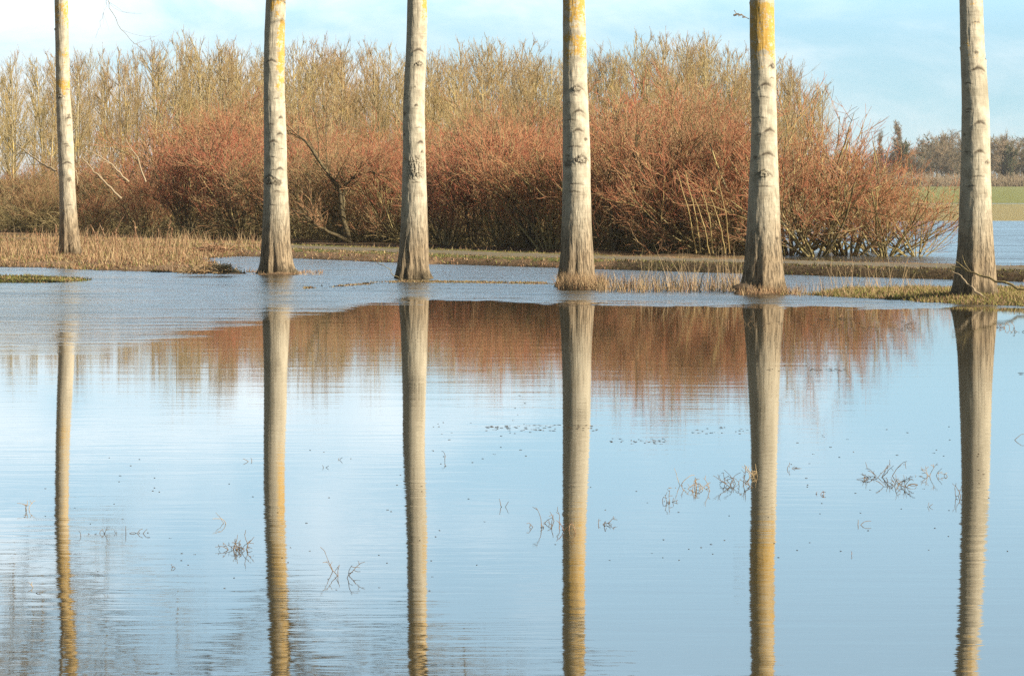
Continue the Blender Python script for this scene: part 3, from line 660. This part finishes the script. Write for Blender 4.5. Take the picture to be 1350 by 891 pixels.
Y = Yof(334); old_willow((Xof(892, Y), Y, .03),
    [([(892, 334, Y), (882, 300, Y), (866, 272, Y - .3), (848, 235, Y - .4), (834, 202, Y - .5)], .06, .015),
     ([(888, 334, Y), (868, 300, Y - .3), (845, 278, Y - .5), (832, 253, Y - .6)], .05, .014),
     ([(893, 330, Y), (886, 270, Y), (886, 235, Y), (893, 218, Y), (905, 208, Y)], .04, .01)], 'dark leaning old willow in the thicket, between the fourth and fifth trunks')
def wild_willow(px, hpx, lean_, label):
    by = bi(px) - .5; Y = Yof(by) - .6; L_ = []
    for k in range(4):
        a = lean_ + (-26, 14, -8, 30)[k] + random.uniform(-8, 8); h = hpx * random.uniform(.7, 1); y = Y + random.uniform(-.5, .2)
        L_.append(([(px + k, by, Y), (px + a * .35, by - h * .35, y), (px + a * .6 + random.uniform(-5, 5), by - h * .68, y), (px + a * 1.25, by - h, y)], random.uniform(.036, .055), .010))
    old_willow((Xof(px, Y), Y, .03), L_, label)
wild_willow(205, 110, -8, 'dark many-stemmed old willow in the thicket, midway from leftmost to second trunk')
wild_willow(318, 120, -30, 'dark old willow leaning left in the thicket, just left of the second trunk')
wild_willow(622, 130, 12, 'dark open-branched old willow in the thicket, right of the third trunk')
wild_willow(700, 125, -26, 'dark old willow leaning left in the thicket, just left of the fourth trunk')
wild_willow(808, 140, 22, 'dark upright old willow in the thicket, just right of the fourth trunk')
for i, (a, b_, c, d_) in enumerate([(918, 334, 892, 224), (924, 333, 903, 226), (935, 334, 916, 262), (962, 334, 946, 232), (956, 334, 938, 262), (940, 334, 926, 250)]):
    limb('willow_pole', [(a, b_, 82.5), ((a + c) / 2 + 3, (b_ + d_) / 2, 82), (c, d_, 82)], 0.015, .007, M_stemy, f'pale yellow willow pole left of the fifth trunk, {NAMES[[0,1,2,5,4,3][i]]} of six from the left', 'willow pole', 'pale willow poles at the thicket foot')

# undergrowth: dark tangle of brambles along the foot of the thicket
def tangle():
    n = 5200; px = rng.uniform(-120, 1000, n); by = np.array([bi(p) for p in px]) - rng.uniform(0, 7, n)
    Y = F * (CH - .03) / (by - HZ); pos = np.stack([(px - 675) * Y / F, Y, np.zeros(n)], 1)
    az = rng.uniform(0, 6.28, n); el = np.radians(rng.uniform(25, 80, n)); d = np.stack([np.cos(az) * np.cos(el), np.sin(az) * np.cos(el), np.sin(el)], 1)
    L = rng.uniform(.4, 1.6, n) * np.interp(px, [-100, 300, 800, 1000], [1.2, 1.15, .8, .45]); A = march(pos, d, L, 7, -.9, .12)
    B, _, _ = sprout(A, 4, .1, 1, (25, 80), lambda t, pl: pl * .4, 4, -.1, .15)
    V, Q, M_ = merge([(*tubes(A, taper(n, 7, .009, .005), 3), 0), (*tubes(B, taper(len(B), 4, .006, .004), 3), 0)])
    tag(mesh_obj('undergrowth', V, Q, [M_bramble], M_), 'dark bramble undergrowth along the foot of the willow thicket', 'undergrowth', kind='stuff')
tangle()

# ------------------------------------------------------------------ young poplar plantation beyond
def young_poplar(seed, up=1.2, ang=(22, 58)):
    g_ = np.random.default_rng(seed); k = 14
    P = march(np.zeros((1, 3)), np.array([[0, 0, 1.]]), np.array([1.0]), k, 1.0, .018, g_)
    r = empty('young_poplar'); st = [(*tubes(P, taper(1, k, .0095, .0015), 6), 0)]
    A, _, tA = sprout(P, 30, .16, .97, ang, lambda t, pl: .36 * (1 - t) ** .8 + .07, 7, up, .05, g_)
    V, Q, M_ = merge(st); mesh_obj('trunk', V, Q, [M_popt], M_, r)
    B, _, _ = sprout(A, 6, .1, 1, (18, 45), lambda t, pl: pl * .45, 5, .7, .08, g_); C, _, _ = sprout(B, 3, .1, 1, (15, 45), lambda t, pl: pl * .45, 3, .5, .1, g_)
    V, Q, M_ = merge([(*tubes(A, taper(len(A), 7, .0026, .0010), 4), 0), (*tubes(B, taper(len(B), 5, .0011, .0007), 3), 1), (*tubes(C, taper(len(C), 3, .0007, .0005), 3), 1)])
    mesh_obj('crown', V, Q, [M_popt, M_pop], M_, r); return r
yp = [young_poplar(301 + k, up=(.8, 1.1, .6, .9)[k]) for k in range(4)]
ptop = [(-200, 95), (0, 82), (100, 78), (180, 72), (250, 58), (330, 66), (420, 62), (500, 68), (560, 75), (640, 62), (700, 68), (760, 72), (820, 66), (860, 50), (900, 52), (960, 66), (1010, 80), (1060, 98), (1100, 125), (1140, 160)]
cnt = 0
for row, (Y0, step) in enumerate([(136, 60), (152, 32), (170, 29), (190, 27), (212, 26), (238, 26)]):
    px = -210 + row * 7
    while px < (1090, 1085, 1100, 1090, 1080, 1070)[row]:
        Y = Y0 + random.uniform(-3, 3); ty = float(np.interp(px, [a for a, _ in ptop], [b_ for _, b_ in ptop])) + random.uniform(-6, 26) + (26 if row == 0 else 6 if row == 1 else 0)
        if not (row == 0 and px < 230):
            H = Zof(ty, Y) - .1; wd = H * random.uniform(.8, 1.15)
            place(yp[cnt % 4], (Xof(px, Y), Y, .1), random.uniform(0, 6.28), (wd, wd, H), f'slender young poplar beyond the thicket, {gap(px)}, {("nearest", "second", "third", "fourth", "fifth", "hindmost")[row]} row', 'young poplars of the plantation beyond the willows', 'tree')
            cnt += 1
        px += step * random.uniform(.6, 1.4) * (1.5 if px < 215 else 1)

# ------------------------------------------------------------------ far tree line across the meadow
def far_tree(seed, name='far_tree', shape='round', green=0.0):
    g_ = np.random.default_rng(seed); k = 8
    P = march(np.zeros((1, 3)), np.array([[0, 0, 1.]]), np.array([.92]), k, 1, .03, g_)
    if shape == 'round':
        A, _, _ = sprout(P, 26, .12, .95, (35, 70), lambda t, pl: .42 * (1 - .45 * t), 6, .6, .09, g_)
    elif shape == 'spire':
        A, _, _ = sprout(P, 34, .06, .98, (12, 26), lambda t, pl: .34 * (1 - .6 * t), 6, .9, .05, g_)
    else:
        A, _, _ = sprout(P, 30, .35, .98, (50, 85), lambda t, pl: .24 * (1.1 - .6 * t), 5, .2, .1, g_)
    B, _, _ = sprout(A, 10, .1, 1, (20, 60), lambda t, pl: pl * .45, 4, .4, .12, g_); C, _, _ = sprout(B, 8, .1, 1, (20, 65), lambda t, pl: pl * .5, 3, .3, .14, g_)
    r = empty(name); V, Q, M_ = merge([(*tubes(P, taper(1, k, .018, .004), 6), 0)]); mesh_obj('trunk', V, Q, [M_far], M_, r)
    gm = g_.random(len(C)) < green
    pp = [(*tubes(A, taper(len(A), A.shape[1], .006, .0025), 4), 0), (*tubes(B, taper(len(B), 4, .0032, .002), 3), 0)]
    if (~gm).any(): pp.append((*tubes(C[~gm], taper((~gm).sum(), 3, .0024, .0018), 3), 0))
    if gm.any(): pp.append((*tubes(C[gm], taper(gm.sum(), 3, .010, .006), 3), 1))
    V, Q, M_ = merge(pp); mesh_obj('crown', V, Q, [M_far, M_fargreen], M_, r); return r
ft = [far_tree(401 + k, green=.02 + .05 * (k % 2)) for k in range(4)]; spire = far_tree(420, 'far_poplar', 'spire'); ivy = far_tree(430, 'ivy_covered_tree', 'round', .8); pine = far_tree(440, 'far_pine', 'pine', 1.0)
cnt = 0
for row, Yr in enumerate((780, 815, 850)):
    px = 930 + row * 9
    while px < 1560:
        Y = Yr + random.uniform(-12, 12)
        ty = float(np.interp(px, [930, 1130, 1180, 1230, 1262, 1310, 1340, 1400, 1600], [200, 200, 192, 180, 182, 178, 176, 184, 186])) + random.uniform(-2, 14) + (12, 3, 0)[row]
        H = Zof(ty, Y); wd = H * random.uniform(.8, 1.1)
        place(ft[cnt % 4], (Xof(px, Y), Y, 0), random.uniform(0, 6.28), (wd, wd, H), f'bare grey-brown tree across the far field, {gap(px)}, {("front", "middle", "back")[row]} rank', 'trees of the far tree line', 'tree')
        cnt += 1; px += random.uniform(15, 26)
for px, ty, pr, wm, lab in [(1183, 164, spire, .9, 'tall narrow poplar spire above the far tree line, left of the rightmost trunk'), (1192, 184, pine, .9, 'small dark evergreen beside the far poplar spire'),
        (1333, 196, ivy, .7, 'dark green ivy-covered tree in the far tree line near the right edge'), (1325, 214, ivy, .9, 'lower dark green ivy-covered tree at the far tree line foot near right edge'), (1160, 176, spire, .6, 'faint slim poplar left of the far poplar spire')]:
    Y = 772; H = Zof(ty, Y); place(pr, (Xof(px, Y), Y, 0), random.uniform(0, 6), (H * wm, H * wm, H), lab, None, 'tree')
def far_scrub():
    n = 9000; px = rng.uniform(900, 1600, n); Y = rng.uniform(755, 775, n); pos = np.stack([(px - 675) * Y / F, Y, np.zeros(n)], 1)
    d = nrmz(np.stack([rng.normal(0, .5, n), rng.normal(0, .5, n), np.ones(n)], 1)); A = march(pos, d, rng.uniform(.8, 3.2, n), 4, .2, .15)
    V, Q = tubes(A, taper(n, 4, .05, .03), 3); tag(mesh_obj('hedge_undergrowth', V, Q, [M_far]), 'brown scrubby undergrowth at the foot of the far tree line', 'undergrowth', kind='stuff')
far_scrub()

# ------------------------------------------------------------------ grasses and litter (uncountable)
def blades(name, label, pts, hgt, wid, mats, lean=.5, mix=None):
    """pts (n,3) base; flat tapering blades of 3 segments"""
    n = len(pts); az = rng.uniform(0, 6.28, n); L = hgt * rng.uniform(.4, 1.35, n)
    d = np.stack([np.cos(az) * lean * rng.random(n), np.sin(az) * lean * rng.random(n), np.ones(n)], 1)
    P = march(pts, d, L, 4, -.7 * lean, .16)
    s = nrmz(np.stack([np.cos(az + 1.57), np.sin(az + 1.57) * .5, np.zeros(n)], 1)); wv = np.array([1, .9, .6, .1])[None, :, None] * np.broadcast_to(wid, (n,))[:, None, None] / 2
    V = np.stack([P - s[:, None] * wv, P + s[:, None] * wv], 2); ii = np.arange(n * 8).reshape(n, 4, 2)
    Q = np.stack([ii[:, :-1, 0], ii[:, :-1, 1], ii[:, 1:, 1], ii[:, 1:, 0]], -1).reshape(-1, 4)
    mi = rng.choice(len(mats), n, p=mix); o = mesh_obj(name, V.reshape(-1, 3), Q, mats, np.repeat(mi, 3)); return tag(o, label, 'grass', kind='stuff')
def scatter(n, x0, x1, y0, y1, cond):
    X = rng.uniform(x0, x1, n); Y = rng.uniform(y0, y1, n); z, gr, fi, we = terrain(X, Y); m_ = cond(X, Y, z, gr); return np.stack([X, Y, z - .005], 1)[m_]
sp = scatter(190000, -20, -4, 70, 104, lambda X, Y, z, g_: (z > .0) & (sdf(X, Y, SPIT) > -.05) & (rng.random(len(X)) < np.clip(3 * fbm(X * 1.3, Y * .9) - .95, .12, 1)))
blades('spit_thatch', 'dark matted thatch between the tufts on the spit at left', sp[::3] + np.array([.03, 0, 0]), .06, .02, [M_turf, M_bramble], 1.4, [.6, .4])
blades('dry_grass', 'short dry russet grass and litter covering the spit under the leftmost trunk', sp, (.095), .013, [M_strawr, M_straw, M_green, M_bramble], 1.1, [.54, .16, .10, .20])
sp2 = scatter(30000, -20, -4, 70, 100, lambda X, Y, z, g_: (sdf(X, Y, SPIT) > .1) & (fbm(X * 1.1, Y * .7) > .56) & (rng.random(len(X)) < .5))
blades('tall_dry_grass', 'taller pale straw grass in clumps on the spit at left', sp2, .36, .009, [M_straw, M_strawr], .55, [.6, .4])
def near_path(X, Y, lo, hi, side=None):
    d, s = seg_dist(X, Y, PATH_C); ok = (d > lo) & (d < hi)
    if side: ok &= (s * SIDE * side > 0)
    return ok
pg = scatter(170000, -22, 16, 55, 112, lambda X, Y, z, g_: (z > .06) & near_path(X, Y, .75, 1.9) & (rng.random(len(X)) < np.where(X > 2, .22, .55)))
blades('bank_grass', 'short green grass along both edges of the gravel path', pg, .05, .010, [M_green, M_strawr, M_straw], .7, [.55, .22, .23])
plr = scatter(120000, 2, 16, 55, 80, lambda X, Y, z, g_: (z > -.01) & near_path(X, Y, 1.3, 2.9, 1) & (rng.random(len(X)) < .75))
blades('bank_turf', 'dark matted turf and roots on the water side of the path bank at right', plr, .06, .014, [M_turf, M_green, M_strawr], 1.2, [.80, .12, .08])
pl = scatter(240000, -22, 16, 55, 112, lambda X, Y, z, g_: (z > -.01) & near_path(X, Y, 1.65, 3.6, 1) & (rng.random(len(X)) < np.where(X < 2, .8, .0)))
blades('bank_litter', 'fallen brown leaves and dead grass on the water side of the path bank', pl, .07, .022, [M_strawr, M_straw, M_green], 1.3, [.6, .2, .2])
pr_ = scatter(60000, -22, 16, 55, 112, lambda X, Y, z, g_: (z > -.05) & near_path(X, Y, 1.7, 2.5, -1) & (rng.random(len(X)) < .6))
blades('verge_grass', 'dry grass verge between the path and the willow thicket', pr_, .12, .009, [M_straw, M_strawr, M_bramble], .8, [.4, .35, .25])
rg = scatter(160000, 4.0, 11, 50, 64, lambda X, Y, z, g_: (z > -.012) & ((sdf(X, Y, RIDGE) > -.25) | (sdf(X, Y, MOUND5) > -.1)) & (rng.random(len(X)) < .2 + fbm(X * 2, Y * 2)))
blades('ridge_grass', 'low tufted green and straw grass on the bank strip under the rightmost trunk', rg, .075, .008, [M_green, M_straw, M_strawr], .9, [.5, .3, .2])
md = scatter(60000, -13, -6.5, 62, 70, lambda X, Y, z, g_: (z > -.005) & (sdf(X, Y, MUD) > -.1) & (rng.random(len(X)) < .6))
blades('mud_grass', 'matted olive grass on the narrow mud strip at the left edge', md, .05, .012, [M_green, M_bramble, M_strawr], 1.2, [.5, .25, .25])
# standing dry grass in shallow water between trunks four and five, and right of five
def reed_pts(n, x0, x1, y0, y1, pw=1.0):
    px = rng.uniform(x0, x1, n); keep = rng.random(n) < fbm(px * .09, px * 0 + 3) ** pw * 1.5; px = px[keep]; py = rng.uniform(y0, y1, len(px)); Y = F * CH / (py - HZ)
    return np.stack([(px - 675) * Y / F, Y, np.full(len(px), -.03)], 1)
blades('standing_grass', 'pale dry grass standing in the shallows between the fourth and fifth trunks', reed_pts(1900, 786, 985, 379, 386), .27, .006, [M_straw, M_strawr], .5, [.7, .3])
blades('standing_stalks', 'tall pale straw stalks in the shallows left of the fifth trunk', reed_pts(260, 845, 985, 380, 385), .62, .006, [M_straw], .35)
blades('trunk_foot_grass', 'dry grass clump pressed against the foot of the fourth trunk', np.concatenate([reed_pts(1500, 736, 800, 378.5, 382, .2)]), .26, .006, [M_straw, M_strawr], .5, [.7, .3])
blades('bank_reeds', 'pale straw grass rising from the bank strip right of the fifth trunk', reed_pts(330, 1050, 1225, 386, 392), .30, .006, [M_straw], .45)
blades('bank_stalks', 'few taller straw stalks on the bank strip left of the rightmost trunk', reed_pts(90, 1100, 1200, 386, 391), .62, .006, [M_straw], .4)
blades('root_grass', 'sparse russet stubble round the flared root of the second trunk', reed_pts(900, 335, 425, 358, 362.5, .3), .09, .008, [M_strawr, M_straw], .9, [.6, .4])
blades('fifth_foot_grass', 'dry grass tufts round the foot of the fifth trunk', reed_pts(700, 975, 1055, 386.5, 389, .2), .16, .007, [M_straw, M_strawr], .6, [.6, .4])

# tall dead weed stalks on the spit
stalks = [(103, 345, 295), (127, 338, 305), (134, 340, 296), (141, 338, 282), (146, 339, 292), (151, 337, 306), (156, 338, 300), (176, 338, 298), (183, 337, 292), (210, 338, 301), (215, 337, 290), (221, 337, 300), (55, 338, 300), (64, 338, 306), (72, 340, 297), (12, 340, 306), (117, 338, 309)]
order = sorted(range(len(stalks)), key=lambda i: stalks[i][0])
words = ['1st', '2nd', '3rd', '4th', '5th', '6th', '7th', '8th', '9th', '10th', '11th', '12th', '13th', '14th', '15th', '16th', '17th']
for rank, i in enumerate(order):
    px, py, ty = stalks[i]; Y = Yof(py, .09); X = Xof(px, Y); L = Zof(ty, Y) - .05; k = 8
    P = march(np.zeros((1, 3)), np.array([[rng.normal(0, .12), 0, 1.]]), np.array([L]), k, 0, .05)
    B, _, _ = sprout(P, 9, .5, 1, (15, 45), lambda t, pl: pl * .10, 3, .3, .1)
    V, Q, M_ = merge([(*tubes(P, taper(1, k, .008, .005), 5), 0), (*tubes(B, taper(len(B), 3, .007, .004), 4), 0)])
    o = mesh_obj('dock_stalk', V, Q, [M_strawr], M_); o.location = (X, Y, .05)
    where = 'left of the leftmost trunk' if px < 90 else 'right of the leftmost trunk'
    tag(o, f'dead russet dock stalk {where}, {words[rank]} of seventeen from the left', 'weed stalk', 'dead dock stalks on the spit')

# brush heap and grass hummock on the spit
def heap(px, py, wpx, hpx, n, m, name, label, cat, rr=.012):
    Y = Yof(py, .05); X = Xof(px, Y); s = wpx * Y / F / 2; hh = hpx * Y / F
    pos = np.stack([rng.normal(0, s * .5, n), rng.normal(0, s * .4, n), rng.random(n) * hh * .5], 1); az = rng.uniform(0, 6.28, n)
    d = np.stack([np.cos(az), np.sin(az), rng.uniform(-.2, .7, n)], 1); A = march(pos, d, rng.uniform(.2, .7, n) * s * 1.3, 5, -.4, .2)
    A[..., 2] = np.maximum(A[..., 2], -.02); V, Q = tubes(A, taper(n, 5, rr, rr * .4), 4); o = mesh_obj(name, V, Q, [m]); o.location = (X, Y, .05); return tag(o, label, cat)
heap(278, 334, 44, 15, 170, M_strawr, 'brush_heap', 'small heap of brown brushwood on the spit left of the second trunk', 'brush heap', .014)
heap(294, 360, 30, 20, 230, M_straw, 'grass_hummock', 'rounded hummock of dead grass at the waterside tip of the spit', 'hummock', .007)
heap(262, 360, 44, 10, 170, M_straw, 'sedge_clump', 'low russet sedge clump on the waterline left of the hummock', 'hummock', .007)
# root stub left of trunk five, twisted
Yr = Yof(387)
V = []; bm_P = march(np.array([[.10, 0, .0], [.05, .02, .03], [.08, -.04, .0]]), np.array([[-1, -.1, .55], [-.8, -.2, .2], [-1, -.5, .05]]), np.array([.30, .34, .28]), 8, -1.1, .12)
V, Q = tubes(bm_P, taper(3, 8, np.array([.075, .06, .05]), np.array([.035, .025, .02])), 9)
o = mesh_obj('root_stub', V, Q, [M_dark]); o.location = (Xof(982, Yr), Yr - .1, .03); tag(o, 'dark twisted root stub at the left foot of the fifth trunk', 'root')
limb('fallen_branch', [(1362, 385, 53.6), (1330, 374, 53.7), (1300, 366, 53.9), (1280, 358, 54.0), (1256, 350, 54.1)], .022, .008, M_stem, 'brown fallen branch crossing in front of the rightmost trunk foot', 'branch', extra=2)
limb('fallen_branch', [(1303, 396, 53.6), (1285, 384, 53.7), (1270, 368, 53.9), (1257, 357, 54.0)], .018, .008, M_dead, 'paler fallen stick propped steeply against the rightmost trunk foot', 'branch', extra=1)
for a, b_, c in [(484, 366, 0), (492, 364, 1)]: pass
limb('bare_twig', [(526, 366, 66), (508, 352, 66), (480, 336, 66.5)], .007, .003, M_stem, 'thin bare twig leaning out of the water left of the third trunk', 'twig', extra=4)
# drooping twigs seen against the sky
limb('hanging_twig', [(138, -70, 75), (141, -10, 75), (144, 8, 75), (155, 32, 75), (175, 56, 75), (190, 68, 75)], .008, .003, M_crown, 'thin hanging poplar twig against the sky, right of the leftmost trunk', 'twig', extra=5, k=18)
limb('hanging_twig', [(141, -70, 74), (144, -10, 74), (136, 20, 74), (126, 50, 74)], .006, .002, M_crown, 'short left-slanting hanging twig against the sky, near the leftmost trunk', 'twig', extra=3, k=18)
# leafy sprout on trunk five
Y5 = roots[4].location.y
P = march(np.array([[-.185, -.08, 4.15]]), np.array([[-.9, -.2, .5]]), np.array([.22]), 6, .4, .1)
B, _, _ = sprout(P, 14, .2, 1, (20, 90), lambda t, pl: pl * .35, 3, 0, .2)
V, Q, M_ = merge([(*tubes(P, taper(1, 6, .006, .003), 4), 0), (*tubes(B, taper(len(B), 3, .004, .008), 4), 0)])
mesh_obj('sprout', V, Q, [M_weed], M_, roots[4])

# ------------------------------------------------------------------ weeds standing in the open water
def weed(px, py, n, hpx, spread, label, m=M_weed, lean=.9, group='dead weeds poking out of the flood water', name='water_weed', rr=.0022, sub=2):
    Y = Yof(py); X = Xof(px, Y); s = Y / F
    pos = np.stack([rng.normal(0, spread * s * .4 * (n > 2), n), rng.normal(0, spread * s * .8 * (n > 2), n), np.full(n, -.02)], 1); az = rng.uniform(0, 6.28, n)
    d = np.stack([np.cos(az) * lean * rng.random(n), np.sin(az) * lean * rng.random(n), np.ones(n)], 1)
    L = .85 * hpx * s * rng.uniform(.45, 1.15, n) + .02; A = march(pos, d, L, 8, -1.0 * lean, .17)
    rr = rr * (.38 + Y / 36); parts = [(*tubes(A, taper(n, 8, rr, rr * .5), 4), 0)]
    if sub:
        B, _, _ = sprout(A, sub, .3, 1, (30, 90), lambda t, pl: pl * .3, 4, -.3, .2); parts.append((*tubes(B, taper(len(B), 4, rr * .7, rr * .5), 4), 0))
    V, Q, M_ = merge(parts); o = mesh_obj(name, V, Q, [m], M_); o.location = (X, Y, 0); return tag(o, label, 'weed', group)
W = [
 (720, 692, 7, 30, 34, 'loose cluster of curled dead weed left of the fourth trunk reflection'), (742, 700, 5, 24, 18, 'brown weed tuft overlapping the left edge of the fourth trunk reflection'),
 (795, 692, 5, 16, 30, 'faint low weed sprigs right of the fourth trunk reflection'), (878, 662, 5, 20, 12, 'small looped dark weed between the fourth and fifth reflections'),
 (912, 645, 14, 22, 30, 'dense beige weed tangle between the fourth and fifth reflections'), (898, 640, 2, 30, 8, 'single bent stalk rising left of the beige weed tangle'),
 (975, 640, 12, 36, 30, 'reddish brown weed clump at the left edge of the fifth reflection'), (992, 628, 7, 24, 14, 'pale weed tuft overlapping the fifth reflection'),
 (1035, 618, 3, 18, 12, 'tiny brown sprig just right of the fifth reflection'), (1085, 652, 3, 12, 10, 'small yellowish sprig between the fifth and rightmost reflections'),
 (1147, 630, 5, 40, 12, 'upright dark weed stems left of the rust tuft near the right side'), (1162, 628, 6, 34, 18, 'thin twiggy weed in the middle of the right-hand weed patch'),
 (1184, 640, 12, 26, 22, 'rusty weed tuft at the right end of the right-hand weed patch'), (1228, 628, 6, 26, 22, 'faint beige weed left of the rightmost reflection'),
 (1222, 668, 2, 12, 8, 'small ring-shaped bent stem in open water left of the rightmost reflection'), (1262, 655, 4, 28, 8, 'dark forked weed at the left edge of the rightmost reflection'),
 (1131, 692, 2, 24, 4, 'single short upright stalk below the right-hand weed patch'), (1121, 732, 1, 8, 2, 'lone tiny stub in open water between the fifth and rightmost reflections'),
 (298, 690, 2, 48, 3, 'tall pale bent reed between the first two reflections'), (314, 724, 16, 24, 20, 'bushy brown weed tuft left of the second reflection'),
 (427, 616, 2, 10, 4, 'small dark folded stem just right of the second reflection'), (442, 688, 2, 10, 4, 'small dark hooked stem between the second and third reflections'),
 (455, 758, 5, 38, 30, 'sprawling thin stems low between the second and third reflections'), (587, 608, 1, 28, 2, 'thin upright kinked stalk right of the third reflection'),
 (664, 668, 2, 14, 5, 'dark arrowhead-shaped bent stem between the third and fourth reflections'), (645, 704, 4, 5, 24, 'scattered low stubs between the third and fourth reflections'),
 (232, 748, 2, 20, 3, 'lone dark stick right of the leftmost reflection'), (108, 706, 2, 16, 4, 'small looped stem beside the leftmost reflection'),
 (52, 778, 4, 16, 30, 'short pale stubs in the lower left corner water'), (34, 672, 3, 34, 10, 'faint pale reeds near the left edge of the water'),
 (330, 608, 2, 14, 5, 'thin grey stalk left of the second reflection, level with the weed patches'), (447, 606, 2, 12, 4, 'tiny faint stalk right of the second reflection'),
 (509, 428, 1, 16, 2, 'single straw stem in the brown reflection left of the third trunk'), (595, 430, 1, 9, 2, 'short orange stem in the brown reflection right of the third trunk'),
 (622, 430, 1, 8, 2, 'second short orange stem in the brown reflection, farther from the third trunk'), (820, 420, 1, 10, 2, 'short tan stem in the brown reflection right of the fourth trunk'),
 (934, 440, 2, 12, 3, 'bent tan stem in the brown reflection left of the fifth trunk'), (958, 428, 2, 12, 3, 'forked tan stem close left of the fifth trunk reflection'),
 (989, 428, 4, 20, 8, 'straw stems crossing the top of the fifth trunk reflection'), (1160, 432, 10, 10, 60, 'line of low rusty weeds between the fifth and rightmost trunks'),
 (1185, 430, 9, 14, 24, 'denser rusty weed tuft left of the rightmost trunk reflection'), (1322, 432, 8, 12, 26, 'brown weed tuft in the water right of the rightmost trunk'),
 (1345, 438, 6, 12, 14, 'brown weed clump cut by the right edge of the picture'), (1335, 580, 1, 26, 3, 'thin crooked stem near the right edge of the water'),
]
for k, (px, py, n, h, s_, lab) in enumerate(W):
    weed(px, py, n, h, s_, lab, m=(M_weed, M_strawr, M_weed, M_weed)[k % 4] if 'pale' not in lab and 'beige' not in lab else M_straw, sub=0 if n < 3 else 2)
for j, px in enumerate((120, 130, 138, 155, 166, 178, 187)):
    weed(px, 703, 2, 12, 3, f'short bent stem near the leftmost reflection, {words[j]} of seven from the left', group='row of short bent stems', sub=0)

# floating scraps
def scraps():
    pts = []
    def add(n, x0, x1, y0, y1, s):
        for _ in range(n): pts.append((rng.uniform(x0, x1), rng.uniform(y0, y1), s * rng.uniform(.5, 1.4)))
    add(34, 735, 800, 400, 403.5, 5); add(20, 640, 760, 398, 401, 3); add(16, 820, 850, 404, 407, 4)
    add(50, 1070, 1210, 418, 436, 4); add(26, 1075, 1130, 419, 422, 5); add(14, 970, 1040, 424, 430, 4)
    add(26, 1010, 1120, 486, 489, 4); add(70, 640, 790, 560, 568, 4); add(30, 800, 880, 578, 586, 3); add(20, 900, 1000, 562, 572, 3)
    add(30, 560, 700, 520, 620, 2.5); add(40, 1040, 1300, 560, 660, 2.5); add(60, 60, 640, 590, 780, 2.2); add(40, 700, 1340, 640, 740, 2)
    add(3, 588, 592, 379, 381, 5); add(3, 1342, 1349, 491, 494, 6); add(30, 400, 640, 379.5, 381, 4); add(60, 400, 750, 366, 375, 4)
    P = []
    for px, py, s in pts:
        Y = Yof(py); sc_ = s * Y / F * .6; X = Xof(px, Y); a = rng.uniform(-.5, .5)
        P.append([[X + t * sc_ * math.cos(a), Y + t * sc_ * math.sin(a) * 2.0, .003 + .006 * math.sin(t * 2 + px)] for t in np.linspace(-1, 1, 4)])
    P = np.array(P); rr = np.array([.0009 * Yof(py) ** .75 * .45 for _, py, _ in pts])
    V, Q = tubes(P, np.stack([rr * .4, rr, rr, rr * .4], 1), 4); V[:, 2] *= .25; tag(mesh_obj('floating_debris', V, Q, [M_dark]), 'dark scraps of twig and leaf floating on the flood water', 'debris', kind='stuff')
scraps()
def shallows():
    n = 26000; px = rng.uniform(400, 740, n); f = rng.random(n); py = np.interp(px, [400, 530, 740], [380, 371, 374]) + rng.normal(0, .6, n)
    Y = F * CH / (py - HZ); keep = fbm(px * .03, py * .5) > .45; pts = np.stack([(px - 675) * Y / F, Y, np.full(n, -.008)], 1)[keep][:7000]
    blades('drowned_grass', 'drowned brown grass just breaking the surface between second and fourth trunks', pts, .035, .012, [M_bramble, M_strawr], 1.2, [.6, .4])
shallows()

from collections import defaultdict
lab_ = defaultdict(list)
for o in sc.objects:
    if o.parent is None and o.get('label') and o.get('group') in ('willow shrubs of the thicket behind the path', 'young poplars of the plantation beyond the willows', 'trees of the far tree line'): lab_[o['label']].append(o)
ordn = ['leftmost', 'second', 'third', 'fourth', 'fifth', 'sixth', 'seventh', 'eighth', 'ninth', 'tenth', 'eleventh', 'twelfth', 'thirteenth', 'fourteenth', 'fifteenth', 'sixteenth', 'seventeenth', 'eighteenth']
numw = ['', 'one', 'two', 'three', 'four', 'five', 'six', 'seven', 'eight', 'nine', 'ten', 'eleven', 'twelve', 'thirteen', 'fourteen', 'fifteen', 'sixteen', 'seventeen', 'eighteen']
for l, os_ in lab_.items():
    if 1 < len(os_) < 19:
        os_.sort(key=lambda o: o.location.x / o.location.y)
        for k, o in enumerate(os_): o['label'] = (l.replace(' of the thicket', '').replace(' beyond the thicket', '') + f', {ordn[k]}')
for p_ in protos + brownp + airy + sprawl + yp + ft:
    if p_.name not in used and not p_.get('label'):
        for ch in list(p_.children): bpy.data.objects.remove(ch)
        bpy.data.objects.remove(p_)

def haze_box():
    me = bpy.data.meshes.new('haze'); bm = bmesh.new(); bmesh.ops.create_cube(bm, size=1); bm.to_mesh(me); bm.free()
    o = bpy.data.objects.new('haze', me); COL.objects.link(o); o.scale = (12400, 7000, 24); o.location = (0, 2750, 10.6)
    m = bpy.data.materials.new('haze_air'); m.use_nodes = True; t = m.node_tree; t.nodes.clear()
    v = t.nodes.new('ShaderNodeVolumePrincipled'); v.inputs['Color'].default_value = (.95, .96, 1, 1); v.inputs['Density'].default_value = .00014
    ou = t.nodes.new('ShaderNodeOutputMaterial'); t.links.new(v.outputs[0], ou.inputs['Volume']); me.materials.append(m); tag(o, 'thin pale winter haze over the flooded meadow', 'haze', kind='stuff')
haze_box()
